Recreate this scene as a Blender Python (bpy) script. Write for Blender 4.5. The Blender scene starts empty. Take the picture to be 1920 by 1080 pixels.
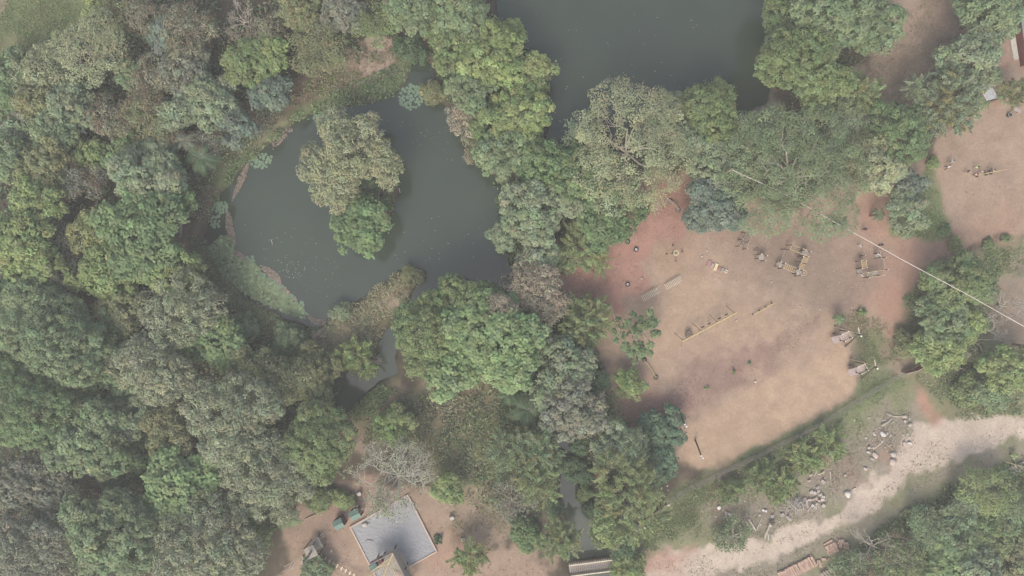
import bpy, math, random
import numpy as np
from mathutils import Vector

# ------------------------------------------------------------------ camera, light, exposure
SC = bpy.context.scene
COL = SC.collection
S = 0.08                      # metres on the ground per photo pixel
CAM_H = 106.67                # height of the drone
def W(px, py, z=0.0):
    k = S * (CAM_H - z) / CAM_H
    return np.array([(px - 960.0) * k, (540.0 - py) * k, z])
cam_data = bpy.data.cameras.new('camera')
cam_data.sensor_width = 36.0
cam_data.lens = 25.0
cam_data.clip_end = 6000.0
cam = bpy.data.objects.new('camera', cam_data)
cam.location = (0, 0, CAM_H)
COL.objects.link(cam)
SC.camera = cam

SUN_ELEV, SUN_AZ = 48.0, 198.0
world = bpy.data.worlds.new('World')
SC.world = world
world.use_nodes = True
wn = world.node_tree
sky = wn.nodes.new('ShaderNodeTexSky')
sky.sky_type = 'NISHITA'
sky.sun_disc = False
sky.sun_elevation = math.radians(SUN_ELEV)
sky.sun_rotation = math.radians(SUN_AZ)
sky.air_density = 1.0
sky.dust_density = 7.0
sky.ozone_density = 1.0
bg = wn.nodes['Background']
bg.inputs['Strength'].default_value = 0.15
wn.links.new(sky.outputs['Color'], bg.inputs['Color'])
sun_data = bpy.data.lights.new('sun', 'SUN')
sun_data.energy = 0.65
sun_data.angle = math.radians(24)
sun_data.color = (1.0, 0.93, 0.84)
sun = bpy.data.objects.new('sun', sun_data)
el, az = math.radians(SUN_ELEV), math.radians(SUN_AZ)
sdir = Vector((math.sin(az) * math.cos(el), math.cos(az) * math.cos(el), math.sin(el)))
sun.rotation_euler = (-sdir).to_track_quat('-Z', 'Y').to_euler()
sun.location = sdir * 300
COL.objects.link(sun)
SC.view_settings.view_transform = 'Standard'
SC.view_settings.look = 'None'
SC.view_settings.exposure = 0.74
SC.view_settings.gamma = 1.0
SC.view_settings.use_curve_mapping = False
SC.render.engine = 'CYCLES'
SC.cycles.use_denoising = True
SC.cycles.max_bounces = 5
SC.cycles.diffuse_bounces = 3
SC.cycles.transmission_bounces = 3
SC.cycles.volume_bounces = 1
SC.cycles.transparent_max_bounces = 8
SC.cycles.filter_width = 1.4

# ------------------------------------------------------------------ materials
def mat(name, rgb, rough=0.8, var=0.18, scale=3.0, spec=0.25, metal=0.0):
    m = bpy.data.materials.new(name)
    m.use_nodes = True
    nt = m.node_tree
    b = nt.nodes['Principled BSDF']
    b.inputs['Roughness'].default_value = rough
    b.inputs['Specular IOR Level'].default_value = spec
    b.inputs['Metallic'].default_value = metal
    tc = nt.nodes.new('ShaderNodeTexCoord')
    n = nt.nodes.new('ShaderNodeTexNoise')
    n.inputs['Scale'].default_value = scale
    n.inputs['Detail'].default_value = 5.0
    r = nt.nodes.new('ShaderNodeValToRGB')
    c = np.array(rgb)
    r.color_ramp.elements[0].position = 0.3
    r.color_ramp.elements[1].position = 0.7
    r.color_ramp.elements[0].color = (*(c * (1 - var)), 1)
    r.color_ramp.elements[1].color = (*np.clip(c * (1 + var), 0, 0.95), 1)
    nt.links.new(tc.outputs['Object'], n.inputs['Vector'])
    nt.links.new(n.outputs['Fac'], r.inputs['Fac'])
    nt.links.new(r.outputs['Color'], b.inputs['Base Color'])
    return m

def attr_mat(name, rough, spec, transl=0.0, noise=None):
    """base colour from the 'tint' attribute (each leaf's own albedo)"""
    m = bpy.data.materials.new(name)
    m.use_nodes = True
    nt = m.node_tree
    b = nt.nodes['Principled BSDF']
    b.inputs['Roughness'].default_value = rough
    b.inputs['Specular IOR Level'].default_value = spec
    a = nt.nodes.new('ShaderNodeAttribute')
    a.attribute_name = 'tint'
    src = a.outputs['Color']
    nt.links.new(src, b.inputs['Base Color'])
    if transl > 0:
        t = nt.nodes.new('ShaderNodeBsdfTranslucent')
        mx = nt.nodes.new('ShaderNodeMixShader')
        mx.inputs['Fac'].default_value = transl
        nt.links.new(src, t.inputs['Color'])
        nt.links.new(b.outputs[0], mx.inputs[1])
        nt.links.new(t.outputs[0], mx.inputs[2])
        nt.links.new(mx.outputs[0], nt.nodes['Material Output'].inputs['Surface'])
    return m

LEAF = attr_mat('foliage', 0.55, 0.2, 0.25)
M = {}
for k, v in dict(
    bark=(0.13, 0.105, 0.08), bark_pale=(0.36, 0.33, 0.27), deadwood=(0.353, 0.328, 0.277), wood=(0.277, 0.227, 0.168), wood_grey=(0.277, 0.26, 0.227),
    wood_dark=(0.085, 0.065, 0.05), bamboo=(0.34, 0.285, 0.175), yellow=(0.42, 0.335, 0.175), cream=(0.521, 0.462, 0.361), rope=(0.378, 0.336, 0.269),
    tyre=(0.03, 0.03, 0.032), white=(0.44, 0.43, 0.41), cable=(0.46, 0.43, 0.39), net=(0.2, 0.19, 0.17), steel=(0.277, 0.286, 0.269),
    red=(0.277, 0.071, 0.055), maroon=(0.14, 0.05, 0.045), green=(0.12, 0.195, 0.165), orange=(0.252, 0.143, 0.076), terracotta=(0.353, 0.244, 0.193),
    gravel=(0.252, 0.26, 0.269), stone=(0.353, 0.328, 0.302), stone_pink=(0.386, 0.319, 0.286), concrete=(0.42, 0.403, 0.361), roof=(0.30, 0.32, 0.35),
    teal_roof=(0.16, 0.24, 0.22), pink=(0.30, 0.175, 0.17), lilac=(0.32, 0.265, 0.26), paint_yellow=(0.52, 0.45, 0.29), paint_red=(0.3, 0.145, 0.135),
    paint_teal=(0.202, 0.235, 0.21), bright=(0.55, 0.55, 0.52), bark_white=(0.46, 0.44, 0.39), skin=(0.13, 0.075, 0.05), hair=(0.012, 0.011, 0.01), kerb=(0.42, 0.336, 0.277),
    basket=(0.185, 0.16, 0.126)).items():
    M[k] = mat(k, v, 0.75, 0.2, 4.0)

# ------------------------------------------------------------------ mesh helpers
class MB:
    def __init__(s):
        s.v, s.f = [], []
    def add(s, verts, faces):
        o = len(s.v)
        s.v += [tuple(map(float, p)) for p in verts]
        s.f += [tuple(i + o for i in f) for f in faces]
        return s
    def box(s, c, size, rz=0.0, top=1.0):
        a, b, h = size[0] / 2, size[1] / 2, size[2] / 2
        cs, sn = math.cos(rz), math.sin(rz)
        vs = []
        for z, t in ((-h, 1.0), (h, top)):
            for x, y in ((-a, -b), (a, -b), (a, b), (-a, b)):
                vs.append((c[0] + (x * cs - y * sn) * t, c[1] + (x * sn + y * cs) * t, c[2] + z))
        return s.add(vs, [(3, 2, 1, 0), (4, 5, 6, 7), (0, 1, 5, 4), (1, 2, 6, 5), (2, 3, 7, 6), (3, 0, 4, 7)])
    def beam(s, p, q, w, h, up=(0, 0, 1)):
        """rectangular bar from p to q"""
        p, q, up = np.array(p, float), np.array(q, float), np.array(up, float)
        d = (q - p) / max(1e-6, np.linalg.norm(q - p))
        if abs(d @ up) > 0.95:
            up = np.array([1.0, 0, 0])
        x = np.cross(d, up); x /= np.linalg.norm(x)
        y = np.cross(x, d)
        vs = []
        for e in (p, q):
            for a, b in ((-1, -1), (1, -1), (1, 1), (-1, 1)):
                vs.append(e + x * a * w / 2 + y * b * h / 2)
        return s.add(vs, [(0, 1, 2, 3), (7, 6, 5, 4), (0, 4, 5, 1), (1, 5, 6, 2), (2, 6, 7, 3), (3, 7, 4, 0)])
    def tube(s, pts, rad, n=6, cap=True):
        pts = [np.array(p, float) for p in pts]
        if not hasattr(rad, '__len__'):
            rad = [rad] * len(pts)
        vs, fs = [], []
        for i, p in enumerate(pts):
            d = pts[min(i + 1, len(pts) - 1)] - pts[max(i - 1, 0)]
            d = d / max(1e-6, np.linalg.norm(d))
            u = np.array([0, 0, 1.0]) if abs(d[2]) < 0.9 else np.array([1.0, 0, 0])
            x = np.cross(d, u); x /= np.linalg.norm(x)
            y = np.cross(d, x)
            for k in range(n):
                a = 2 * math.pi * k / n
                vs.append(p + (x * math.cos(a) + y * math.sin(a)) * rad[i])
        for i in range(len(pts) - 1):
            for k in range(n):
                k2 = (k + 1) % n
                fs.append((i * n + k, i * n + k2, (i + 1) * n + k2, (i + 1) * n + k))
        if cap:
            fs.append(tuple(range(n))[::-1])
            fs.append(tuple((len(pts) - 1) * n + k for k in range(n)))
        return s.add(vs, fs)
    def torus(s, c, R, r, n=20, m=8, tilt=None, a0=0.0, a1=2 * math.pi):
        vs, fs = [], []
        full = abs(a1 - a0) > 6.28
        nn = n if full else n + 1
        for i in range(nn):
            a = a0 + (a1 - a0) * i / n
            for j in range(m):
                b = 2 * math.pi * j / m
                p = Vector(((R + r * math.cos(b)) * math.cos(a), (R + r * math.cos(b)) * math.sin(a), r * math.sin(b)))
                if tilt is not None:
                    p = tilt @ p
                vs.append((c[0] + p.x, c[1] + p.y, c[2] + p.z))
        for i in range(n):
            i2 = (i + 1) % nn
            for j in range(m):
                j2 = (j + 1) % m
                fs.append((i * m + j, i2 * m + j, i2 * m + j2, i * m + j2))
        return s.add(vs, fs)
    def disc(s, c, r, h, n=20, a0=0.0, a1=2 * math.pi):
        ang = [a0 + (a1 - a0) * i / n for i in range(n + (0 if a1 - a0 > 6.28 else 1))]
        ring = [(c[0] + r * math.cos(a), c[1] + r * math.sin(a)) for a in ang]
        if a1 - a0 < 6.28:
            ring.append((c[0], c[1]))
        return s.prism(ring, c[2] - h, c[2])
    def prism(s, ring, z0, z1):
        n = len(ring)
        vs = [(x, y, z0) for x, y in ring] + [(x, y, z1) for x, y in ring]
        fs = [tuple(range(n))[::-1], tuple(range(n, 2 * n))] + [(i, (i + 1) % n, n + (i + 1) % n, n + i) for i in range(n)]
        return s.add(vs, fs)
    def rock(s, c, rx, ry, rz, rng, rot=0.0):
        import bmesh
        bm = bmesh.new()
        bmesh.ops.create_icosphere(bm, subdivisions=2, radius=1.0)
        ph = rng.uniform(0, 6, 9)
        cs, sn = math.cos(rot), math.sin(rot)
        for v in bm.verts:
            x, y, z = v.co
            k = 1 + 0.13 * math.sin(3.1 * x + ph[0] + 2 * y) + 0.1 * math.sin(4 * y + ph[1] + 2 * z) + 0.08 * math.sin(6 * z + ph[2] + 3 * x)
            x, y, z = x * k * rx, y * k * ry, max(-0.5, min(0.72, z * k)) * rz
            v.co = (c[0] + x * cs - y * sn, c[1] + x * sn + y * cs, c[2] + z)
        bm.verts.index_update()
        s.add([v.co for v in bm.verts], [tuple(v.index for v in f.verts) for f in bm.faces])
        bm.free()
        return s
    def build(s, name, m, parent=None, smooth=False):
        vs = s.v
        if parent is None:
            xy = np.array(s.v)
            base = np.array([xy[:, 0].mean(), xy[:, 1].mean(), xy[:, 2].min()])
        else:
            base = root_loc(parent)
        vs = [tuple(np.array(p) - base) for p in s.v]
        me = bpy.data.meshes.new(name)
        me.from_pydata(vs, [], s.f)
        if smooth:
            me.polygons.foreach_set('use_smooth', [True] * len(me.polygons))
        me.materials.append(m)
        me.update()
        o = bpy.data.objects.new(name, me)
        COL.objects.link(o)
        if parent is None:
            o.location = base
        else:
            o.parent = parent
        return o

def root_loc(o):
    p = np.zeros(3)
    while o is not None:
        p = p + np.array(o.location)
        o = o.parent
    return p

USED = {}
def tag(o, label, cat, group=None):
    n = len(label.split())
    assert 4 <= n <= 16, label
    if label in USED and (group is None or USED[label] != group):
        print('DUPLICATE LABEL', label)
    USED[label] = group
    o['label'] = label
    o['category'] = cat
    if group:
        o['group'] = group
    return o
def thing(name, loc, label, cat, group=None):
    o = bpy.data.objects.new(name, None)
    o.empty_display_size = 0.3
    o.location = tuple(loc)
    COL.objects.link(o)
    return tag(o, label, cat, group)
def kind(o, k):
    o['kind'] = k
    return o

def quads_object(name, V, tint, parent=None, loc=None, m=None):
    """V: (n,4,3) world-space quads, tint: (n,3) albedo of each"""
    n = len(V)
    base = root_loc(parent) if parent is not None else (np.array(loc) if loc is not None else np.zeros(3))
    V = (V - base).astype(np.float32)
    me = bpy.data.meshes.new(name)
    me.vertices.add(n * 4)
    me.vertices.foreach_set('co', V.reshape(-1))
    me.loops.add(n * 4)
    me.loops.foreach_set('vertex_index', np.arange(n * 4, dtype=np.int32))
    me.polygons.add(n)
    me.polygons.foreach_set('loop_start', np.arange(0, n * 4, 4, dtype=np.int32))
    me.update()
    a = me.attributes.new('tint', 'FLOAT_COLOR', 'FACE')
    c = np.ones((n, 4), np.float32)
    c[:, :3] = np.clip(tint, 0.004, 0.9)
    a.data.foreach_set('color', c.reshape(-1))
    me.materials.append(m or LEAF)
    o = bpy.data.objects.new(name, me)
    COL.objects.link(o)
    if parent is not None:
        o.parent = parent
    else:
        o.location = tuple(base)
    return o

def unit(v):
    return v / np.maximum(1e-6, np.linalg.norm(v, axis=-1, keepdims=True))

def cards(rng, c, nrm, a, b, tang=None, fold=0.25):
    """leaf-shaped quads at c facing nrm, half length a, half width b"""
    n = len(c)
    nrm = unit(nrm)
    t = rng.normal(size=(n, 3)) if tang is None else tang
    t = t - nrm * np.sum(t * nrm, 1, keepdims=True)
    t = unit(t)
    s = np.cross(nrm, t)
    a = np.broadcast_to(np.asarray(a, float).reshape(-1, 1), (n, 1))
    b = np.broadcast_to(np.asarray(b, float).reshape(-1, 1), (n, 1))
    V = np.empty((n, 4, 3))
    V[:, 0] = c - t * a
    V[:, 1] = c + s * b + nrm * a * fold
    V[:, 2] = c + t * a
    V[:, 3] = c - s * b + nrm * a * fold
    return V
# ------------------------------------------------------------------ ground, water
def vnoise(x, y, scale, seed):
    r = np.random.RandomState(seed)
    L = r.rand(64, 64)
    u, v = x / scale + 1000.3, y / scale + 1000.7
    i, j = np.floor(u).astype(int), np.floor(v).astype(int)
    fu, fv = u - i, v - j
    fu, fv = fu * fu * (3 - 2 * fu), fv * fv * (3 - 2 * fv)
    g = lambda a, b: L[a % 64, b % 64]
    return (g(i, j) * (1 - fu) * (1 - fv) + g(i + 1, j) * fu * (1 - fv) + g(i, j + 1) * (1 - fu) * fv + g(i + 1, j + 1) * fu * fv) * 2 - 1
def fbm(x, y, scale, seed):
    return vnoise(x, y, scale, seed) + 0.5 * vnoise(x, y, scale * 0.47, seed + 1) + 0.25 * vnoise(x, y, scale * 0.21, seed + 2)

def P2W(poly):
    return np.array([[(x - 960) * S, (540 - y) * S] for x, y in poly])
def inside(x, y, P):
    r = np.zeros(x.shape, bool)
    n = len(P)
    for i in range(n):
        (x1, y1), (x2, y2) = P[i], P[(i + 1) % n]
        if y1 == y2:
            continue
        c = ((y1 > y) != (y2 > y)) & (x < (x2 - x1) * (y - y1) / (y2 - y1) + x1)
        r ^= c
    return r
def sdf(x, y, P):
    """signed distance, positive inside"""
    d = np.full(x.shape, 1e9)
    n = len(P)
    for i in range(n):
        (x1, y1), (x2, y2) = P[i], P[(i + 1) % n]
        ex, ey = x2 - x1, y2 - y1
        t = np.clip(((x - x1) * ex + (y - y1) * ey) / (ex * ex + ey * ey + 1e-9), 0, 1)
        d = np.minimum(d, (x - x1 - t * ex) ** 2 + (y - y1 - t * ey) ** 2)
    d = np.sqrt(d)
    return np.where(inside(x, y, P), d, -d)
def sstep(a, b, v):
    t = np.clip((v - a) / (b - a), 0, 1)
    return t * t * (3 - 2 * t)

POND = [(605, 208), (640, 196), (700, 192), (742, 178), (764, 150), (774, 120), (790, 106), (812, 122), (818, 160), (812, 186), (845, 205), (872, 235),
        (892, 270), (912, 315), (938, 345), (952, 380), (955, 430), (948, 470), (962, 520), (935, 545), (880, 555), (835, 575), (790, 610), (745, 640),
        (740, 700), (712, 716), (682, 742), (655, 772), (628, 768), (622, 705), (664, 694), (702, 682), (708, 640), (735, 605), (765, 570), (785, 535),
        (790, 508), (768, 494), (742, 506), (690, 545), (640, 578), (608, 604), (575, 612), (520, 590), (470, 560), (422, 522), (392, 475), (384, 440),
        (394, 412), (402, 385), (430, 343), (455, 308), (500, 270), (540, 240), (578, 216)]
ISLAND = [(625, 290), (680, 275), (735, 300), (748, 350), (738, 385), (728, 420), (705, 440), (665, 445), (635, 420), (620, 370), (612, 330)]
LAKE = [(925, -120), (935, 40), (965, 80), (1000, 102), (1030, 130), (1028, 200), (1024, 280), (1060, 300), (1110, 270), (1180, 235), (1260, 222), (1340, 208),
        (1386, 212), (1400, 214), (1428, 196), (1440, 184), (1448, 160), (1460, 100), (1475, -120)]
CREEK = [(985, 650), (1030, 665), (1050, 730), (1066, 800), (1078, 860), (1082, 915), (1102, 950), (1122, 1008), (1142, 1042), (1146, 1180), (1070, 1180), (1073, 1050),
         (1064, 1000), (1052, 925), (1054, 870), (1040, 800), (1015, 740), (980, 690)]
WATER_Z = -0.55
_xs = np.concatenate([-np.geomspace(3000, 97, 16), np.arange(-92, 92.01, 0.27), np.geomspace(97, 3000, 16)])
_ys = np.concatenate([-np.geomspace(3000, 63, 16), np.arange(-58, 58.01, 0.27), np.geomspace(63, 3000, 16)])
GX, GY = np.meshgrid(_xs, _ys)
dw = np.full(GX.shape, -1e9)
for P in (POND, LAKE, CREEK):
    dw = np.maximum(dw, sdf(GX, GY, P2W(P)))
dw = np.minimum(dw, -sdf(GX, GY, P2W(ISLAND)))
dw = dw + 0.35 * fbm(GX, GY, 2.2, 5)
GZ = -1.5 * sstep(-1.6, 1.9, dw) + 0.06 * fbm(GX, GY, 7.0, 9) * (1 - sstep(-2, 0, dw))
flat = lambda p: sdf(GX, GY, P2W(p))

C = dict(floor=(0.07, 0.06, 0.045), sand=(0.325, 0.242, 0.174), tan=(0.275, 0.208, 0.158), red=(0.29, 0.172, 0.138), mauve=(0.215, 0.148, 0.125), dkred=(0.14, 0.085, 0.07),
         cream=(0.39, 0.335, 0.28), pinkred=(0.31, 0.18, 0.14), grass=(0.125, 0.155, 0.075), grass2=(0.175, 0.18, 0.11), dry=(0.265, 0.205, 0.16), olive=(0.15, 0.145, 0.085),
         pale_dry=(0.34, 0.27, 0.215), mud=(0.10, 0.08, 0.06), green=(0.105, 0.14, 0.07), warm=(0.265, 0.185, 0.13), grey=(0.215, 0.19, 0.155), tan2=(0.25, 0.2, 0.16), dull=(0.17, 0.14, 0.11))
PLAY = [(1020, 500), (1060, 430), (1110, 380), (1180, 330), (1300, 320), (1480, 400), (1600, 330), (1650, 300), (1740, 290), (1760, 240), (1800, 225), (1840, 180),
        (1835, 120), (1870, 60), (2050, 40), (2050, 420), (1900, 440), (1800, 470), (1740, 490), (1690, 560), (1690, 600), (1600, 640), (1605, 735), (1480, 805), (1310, 885),
        (1265, 850), (1200, 830), (1150, 760), (1110, 650), (1060, 570)]
PITCH = [(1262, 812), (1330, 772), (1420, 722), (1500, 688), (1588, 642), (1606, 690), (1604, 738), (1480, 808), (1312, 884), (1268, 858)]
TRACK = [(1172, 1050), (1260, 1034), (1340, 1026), (1440, 1008), (1500, 988), (1560, 958), (1620, 918), (1660, 882), (1692, 850), (1722, 800), (1764, 790), (1840, 786), (2060, 760),
         (2060, 800), (1900, 826), (1850, 840), (1780, 862), (1730, 884), (1685, 922), (1640, 952), (1570, 996), (1490, 1034), (1430, 1054), (1315, 1086), (1240, 1100), (1180, 1070)]
# (colour, polygon in photo pixels, feather in metres, ragged edge in metres, strength)
LAYERS = [
    ('grass2', [(1150, 1010), (1600, 760), (1700, 640), (2100, 400), (2100, 1250), (1150, 1250)], 3, 3, 1),
    ('grass', [(-60, -60), (175, -60), (165, 30), (100, 85), (40, 105), (-60, 100)], 3, 2, 1),
    ('olive', [(-60, 60), (60, 40), (60, 110), (-60, 110)], 3, 2, 0.6),
    ('dry', [(-60, -40), (14, -40), (10, 30), (-60, 60)], 1, 1, 0.9),
    ('mud', [(330, 240), (480, 180), (600, 140), (820, 20), (840, 100), (780, 130), (740, 190), (600, 215), (480, 290), (400, 400), (390, 470), (420, 530), (350, 480), (330, 420)], 3, 2, 1),
    ('olive', [(300, 420), (390, 470), (470, 565), (600, 620), (640, 600), (760, 500), (790, 510), (760, 575), (700, 650), (640, 700), (560, 680), (440, 600), (380, 540)], 1.5, 1, 1),
    ('green', [(540, 210), (640, 165), (740, 120), (780, 100), (770, 130), (740, 175), (620, 200), (500, 270), (420, 350), (400, 380), (400, 340), (460, 270)], 1.2, 1.5, 0.9),
    ('pale_dry', [(640, 142), (650, 98), (700, 72), (752, 78), (757, 117), (700, 143), (670, 152)], 1.2, 1.8, 1.0),
    ('pinkred', [(598, 128), (625, 124), (642, 145), (625, 150)], 1, 1.2, 0.3), ('dry', [(550, 150), (640, 140), (660, 165), (600, 175)], 1.5, 2, 0.35),
    ('mauve', [(760, 40), (830, 20), (830, 75), (780, 80)], 2, 2, 0.7), ('dry', [(380, 250), (470, 180), (520, 230), (430, 320)], 3, 3, 0.35),
    ('pale_dry', [(590, 632), (650, 605), (670, 625), (640, 650), (600, 650)], 1.0, 1.2, 1.4), ('pale_dry', [(690, 580), (745, 535), (765, 540), (735, 575), (700, 590)], 0.8, 1.0, 1.5),
    ('mauve', [(310, 460), (350, 440), (370, 470), (350, 500)], 1.5, 2, 0.8), ('pale_dry', [(660, 800), (735, 722), (790, 760), (740, 830), (670, 840)], 2, 2, 0.9),
    ('olive', [(680, 740), (1010, 700), (1040, 1000), (830, 1010), (800, 850), (690, 830)], 3, 3, 0.9), ('mauve', [(810, 740), (880, 740), (880, 830), (820, 820)], 3, 3, 0.5),
    ('grass', [(830, 800), (930, 790), (920, 960), (870, 950)], 3, 3, 0.7),
    ('tan', [(520, 950), (600, 920), (680, 900), (820, 930), (850, 985), (880, 1010), (960, 1030), (1030, 1030), (1040, 1200), (480, 1200), (540, 1040)], 1.6, 1.6, 0.95),
    ('mauve', [(560, 930), (680, 900), (700, 940), (640, 1010), (560, 1000)], 3, 2, 0.25), ('dry', [(820, 940), (1000, 920), (1015, 1040), (850, 1030)], 2, 3, 0.8),
    ('pinkred', [(810, 1010), (850, 1005), (870, 1040), (820, 1060)], 2, 2, 0.4), ('dkred', [(610, 920), (680, 910), (690, 950), (620, 960)], 2, 2, 0.4),
    # grass and open ground south of the playground
    ('grass2', [(1180, 1000), (1240, 930), (1320, 880), (1480, 805), (1605, 735), (1590, 640), (1560, 600), (1600, 570), (1650, 590), (1690, 540), (1740, 490), (1800, 470),
                (1900, 440), (2060, 420), (2060, 790), (1840, 795), (1720, 810), (1660, 900), (1560, 970), (1440, 1020), (1260, 1040), (1180, 1050)], 1.2, 1.2, 1),
    ('grass', [(1180, 1000), (1260, 920), (1330, 880), (1610, 725), (1690, 690), (1700, 720), (1620, 770), (1350, 910), (1250, 1020), (1190, 1040)], 1.2, 1, 0.8),
    ('grass', [(1570, 590), (1610, 570), (1650, 590), (1665, 650), (1640, 690), (1612, 690), (1600, 640)], 1.2, 1, 0.8),
    ('olive', [(1690, 560), (1740, 500), (1740, 680), (1700, 690), (1680, 620)], 2, 2, 0.8), ('olive', [(1720, 700), (1900, 680), (1920, 780), (1800, 790), (1760, 770)], 3, 3, 0.8),
    ('dry', [(1650, 610), (1690, 620), (1712, 690), (1680, 690), (1650, 660)], 1.5, 1.5, 0.8), ('tan', [(1885, 480), (2060, 440), (2060, 660), (1900, 650), (1860, 600), (1880, 560)], 2, 2, 0.8),
    ('tan', [(1860, 655), (1880, 640), (1890, 690), (1862, 700)], 1.5, 1.5, 0.8), ('grey', [(1900, 500), (2060, 480), (2060, 600), (1905, 580)], 3, 2, 0.6),
    ('grey', [(1330, 960), (1400, 920), (1500, 900), (1560, 860), (1660, 770), (1720, 770), (1720, 840), (1640, 920), (1540, 970), (1440, 1010), (1340, 1010)], 2.5, 2.5, 0.9),
    ('mauve', [(1540, 880), (1600, 870), (1610, 900), (1560, 920)], 2, 2, 0.7), ('red', [(1640, 840), (1680, 835), (1670, 870), (1650, 870)], 1.2, 1, 0.4),
    ('mauve', [(1300, 900), (1370, 880), (1420, 900), (1350, 960), (1310, 930)], 2.5, 2.5, 0.5),
    ('grey', [(1200, 1060), (1420, 1050), (1560, 985), (1740, 885), (1860, 842), (2060, 800), (2060, 870), (1880, 880), (1760, 932), (1640, 1012), (1560, 1062), (1440, 1130), (1200, 1150)], 2, 2.5, 0.9),
    ('grass2', [(1540, 1060), (1650, 980), (1750, 915), (1870, 865), (2060, 835), (2060, 1200), (1500, 1200)], 3.5, 3, 0.9),
    # playground
    ('tan', PLAY, 0.8, 1.0, 1),
    ('sand', [(1230, 480), (1330, 510), (1420, 560), (1560, 590), (1590, 640), (1420, 690), (1300, 650), (1230, 680), (1160, 640), (1180, 590), (1220, 560)], 5, 3, 0.55),
    ('sand', PITCH, 1.0, 0.9, 1), ('warm', [(1230, 440), (1290, 430), (1310, 490), (1250, 520), (1225, 490)], 3.5, 1.5, 0.6),
    ('red', [(1030, 520), (1110, 400), (1180, 330), (1310, 330), (1310, 430), (1220, 450), (1210, 540), (1130, 600), (1080, 600)], 1.2, 1.6, 1),
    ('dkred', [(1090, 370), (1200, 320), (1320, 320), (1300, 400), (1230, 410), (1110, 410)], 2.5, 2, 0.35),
    ('red', [(1150, 750), (1200, 750), (1290, 740), (1270, 790), (1262, 850), (1200, 840)], 2, 1.6, 0.9), ('red', [(1200, 700), (1240, 700), (1210, 780), (1160, 760)], 2, 2, 0.4),
    ('mauve', [(1235, 760), (1280, 690), (1340, 680), (1440, 640), (1560, 560), (1600, 570), (1480, 650), (1400, 710), (1300, 770)], 2.2, 2.2, 0.85),
    ('mauve', [(1280, 400), (1480, 420), (1600, 430), (1700, 460), (1690, 520), (1560, 540), (1360, 500)], 5, 3, 0.5),
    ('dull', [(1380, 450), (1560, 440), (1600, 540), (1560, 590), (1460, 590), (1400, 520)], 5, 2, 0.62),
    ('pinkred', [(1600, 360), (1660, 340), (1700, 440), (1800, 450), (1900, 410), (1900, 440), (1800, 475), (1740, 495), (1690, 560), (1640, 560), (1680, 480), (1600, 420)], 3, 2, 0.5),
    ('pinkred', [(1640, 560), (1680, 550), (1680, 600), (1650, 600)], 2, 1.5, 0.7), ('pinkred', [(1662, 612), (1685, 615), (1697, 635), (1670, 632)], 0.8, 0.8, 0.8),
    ('pinkred', [(1840, 120), (1880, 110), (1870, 180), (1840, 160)], 1.5, 1.5, 0.9), ('red', [(1790, 40), (1870, 40), (1870, 110), (1820, 70)], 3, 2, 0.6),
    ('warm', [(1820, 380), (1930, 340), (1930, 420), (1800, 460)], 3, 2, 0.4), ('grass', [(1720, 330), (1742, 300), (1757, 350), (1770, 400), (1792, 450), (1700, 450), (1670, 430)], 0.9, 0.8, 1),
    ('dry', [(1600, 200), (1620, 100), (1680, -60), (1830, -60), (1815, 60), (1740, 140), (1680, 220), (1620, 230)], 3, 2.5, 1.15), ('mauve', [(1740, -60), (1830, -60), (1815, 60), (1760, 40)], 3, 2, 0.8),
    ('cream', [(1380, 192), (1440, 165), (1470, 200), (1470, 230), (1420, 215)], 1.2, 1, 0.6),
    ('cream', TRACK, 0.7, 1.0, 1), ('pinkred', [(1172, 1050), (1250, 1030), (1300, 1030), (1270, 1075), (1190, 1072)], 2, 1.2, 0.7),
    ('pinkred', [(1714, 716), (1738, 730), (1768, 782), (1748, 806), (1722, 770)], 1, 0.8, 0.8),
    ('mud', ISLAND, 0.8, 0.8, 1), ('mauve', [(690, 350), (735, 330), (730, 410), (700, 420)], 1.5, 1, 0.7),
]
GC = np.empty(GX.shape + (3,))
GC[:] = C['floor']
IX, IY = np.meshgrid(np.arange(len(_xs)) * .27, np.arange(len(_ys)) * .27)
RAG = [fbm(IX, IY, 2.6, 20 + i * 5) + 0.35 * fbm(IX, IY, 0.9, 60 + i) for i in range(6)]
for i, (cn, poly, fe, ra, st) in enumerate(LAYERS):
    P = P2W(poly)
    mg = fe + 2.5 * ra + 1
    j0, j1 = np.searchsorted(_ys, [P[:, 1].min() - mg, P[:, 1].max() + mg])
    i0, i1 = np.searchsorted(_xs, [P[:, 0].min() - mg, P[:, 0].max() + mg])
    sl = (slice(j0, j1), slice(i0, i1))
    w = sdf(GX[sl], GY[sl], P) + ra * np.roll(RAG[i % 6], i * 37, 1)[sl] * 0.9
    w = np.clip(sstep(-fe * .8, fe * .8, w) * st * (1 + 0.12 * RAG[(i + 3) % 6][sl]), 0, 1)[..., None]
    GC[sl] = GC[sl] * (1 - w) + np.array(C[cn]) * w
GC *= (1 + 0.07 * fbm(GX, GY, 1.3, 77) + 0.05 * fbm(GX, GY, 9.0, 78))[..., None]
wet = sstep(-0.9, 0.2, dw)[..., None]
GC = GC * (1 - 0.75 * wet) + np.array((0.035, 0.032, 0.025)) * 0.75 * wet
GC = np.clip(GC, 0.01, 0.8)

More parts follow.
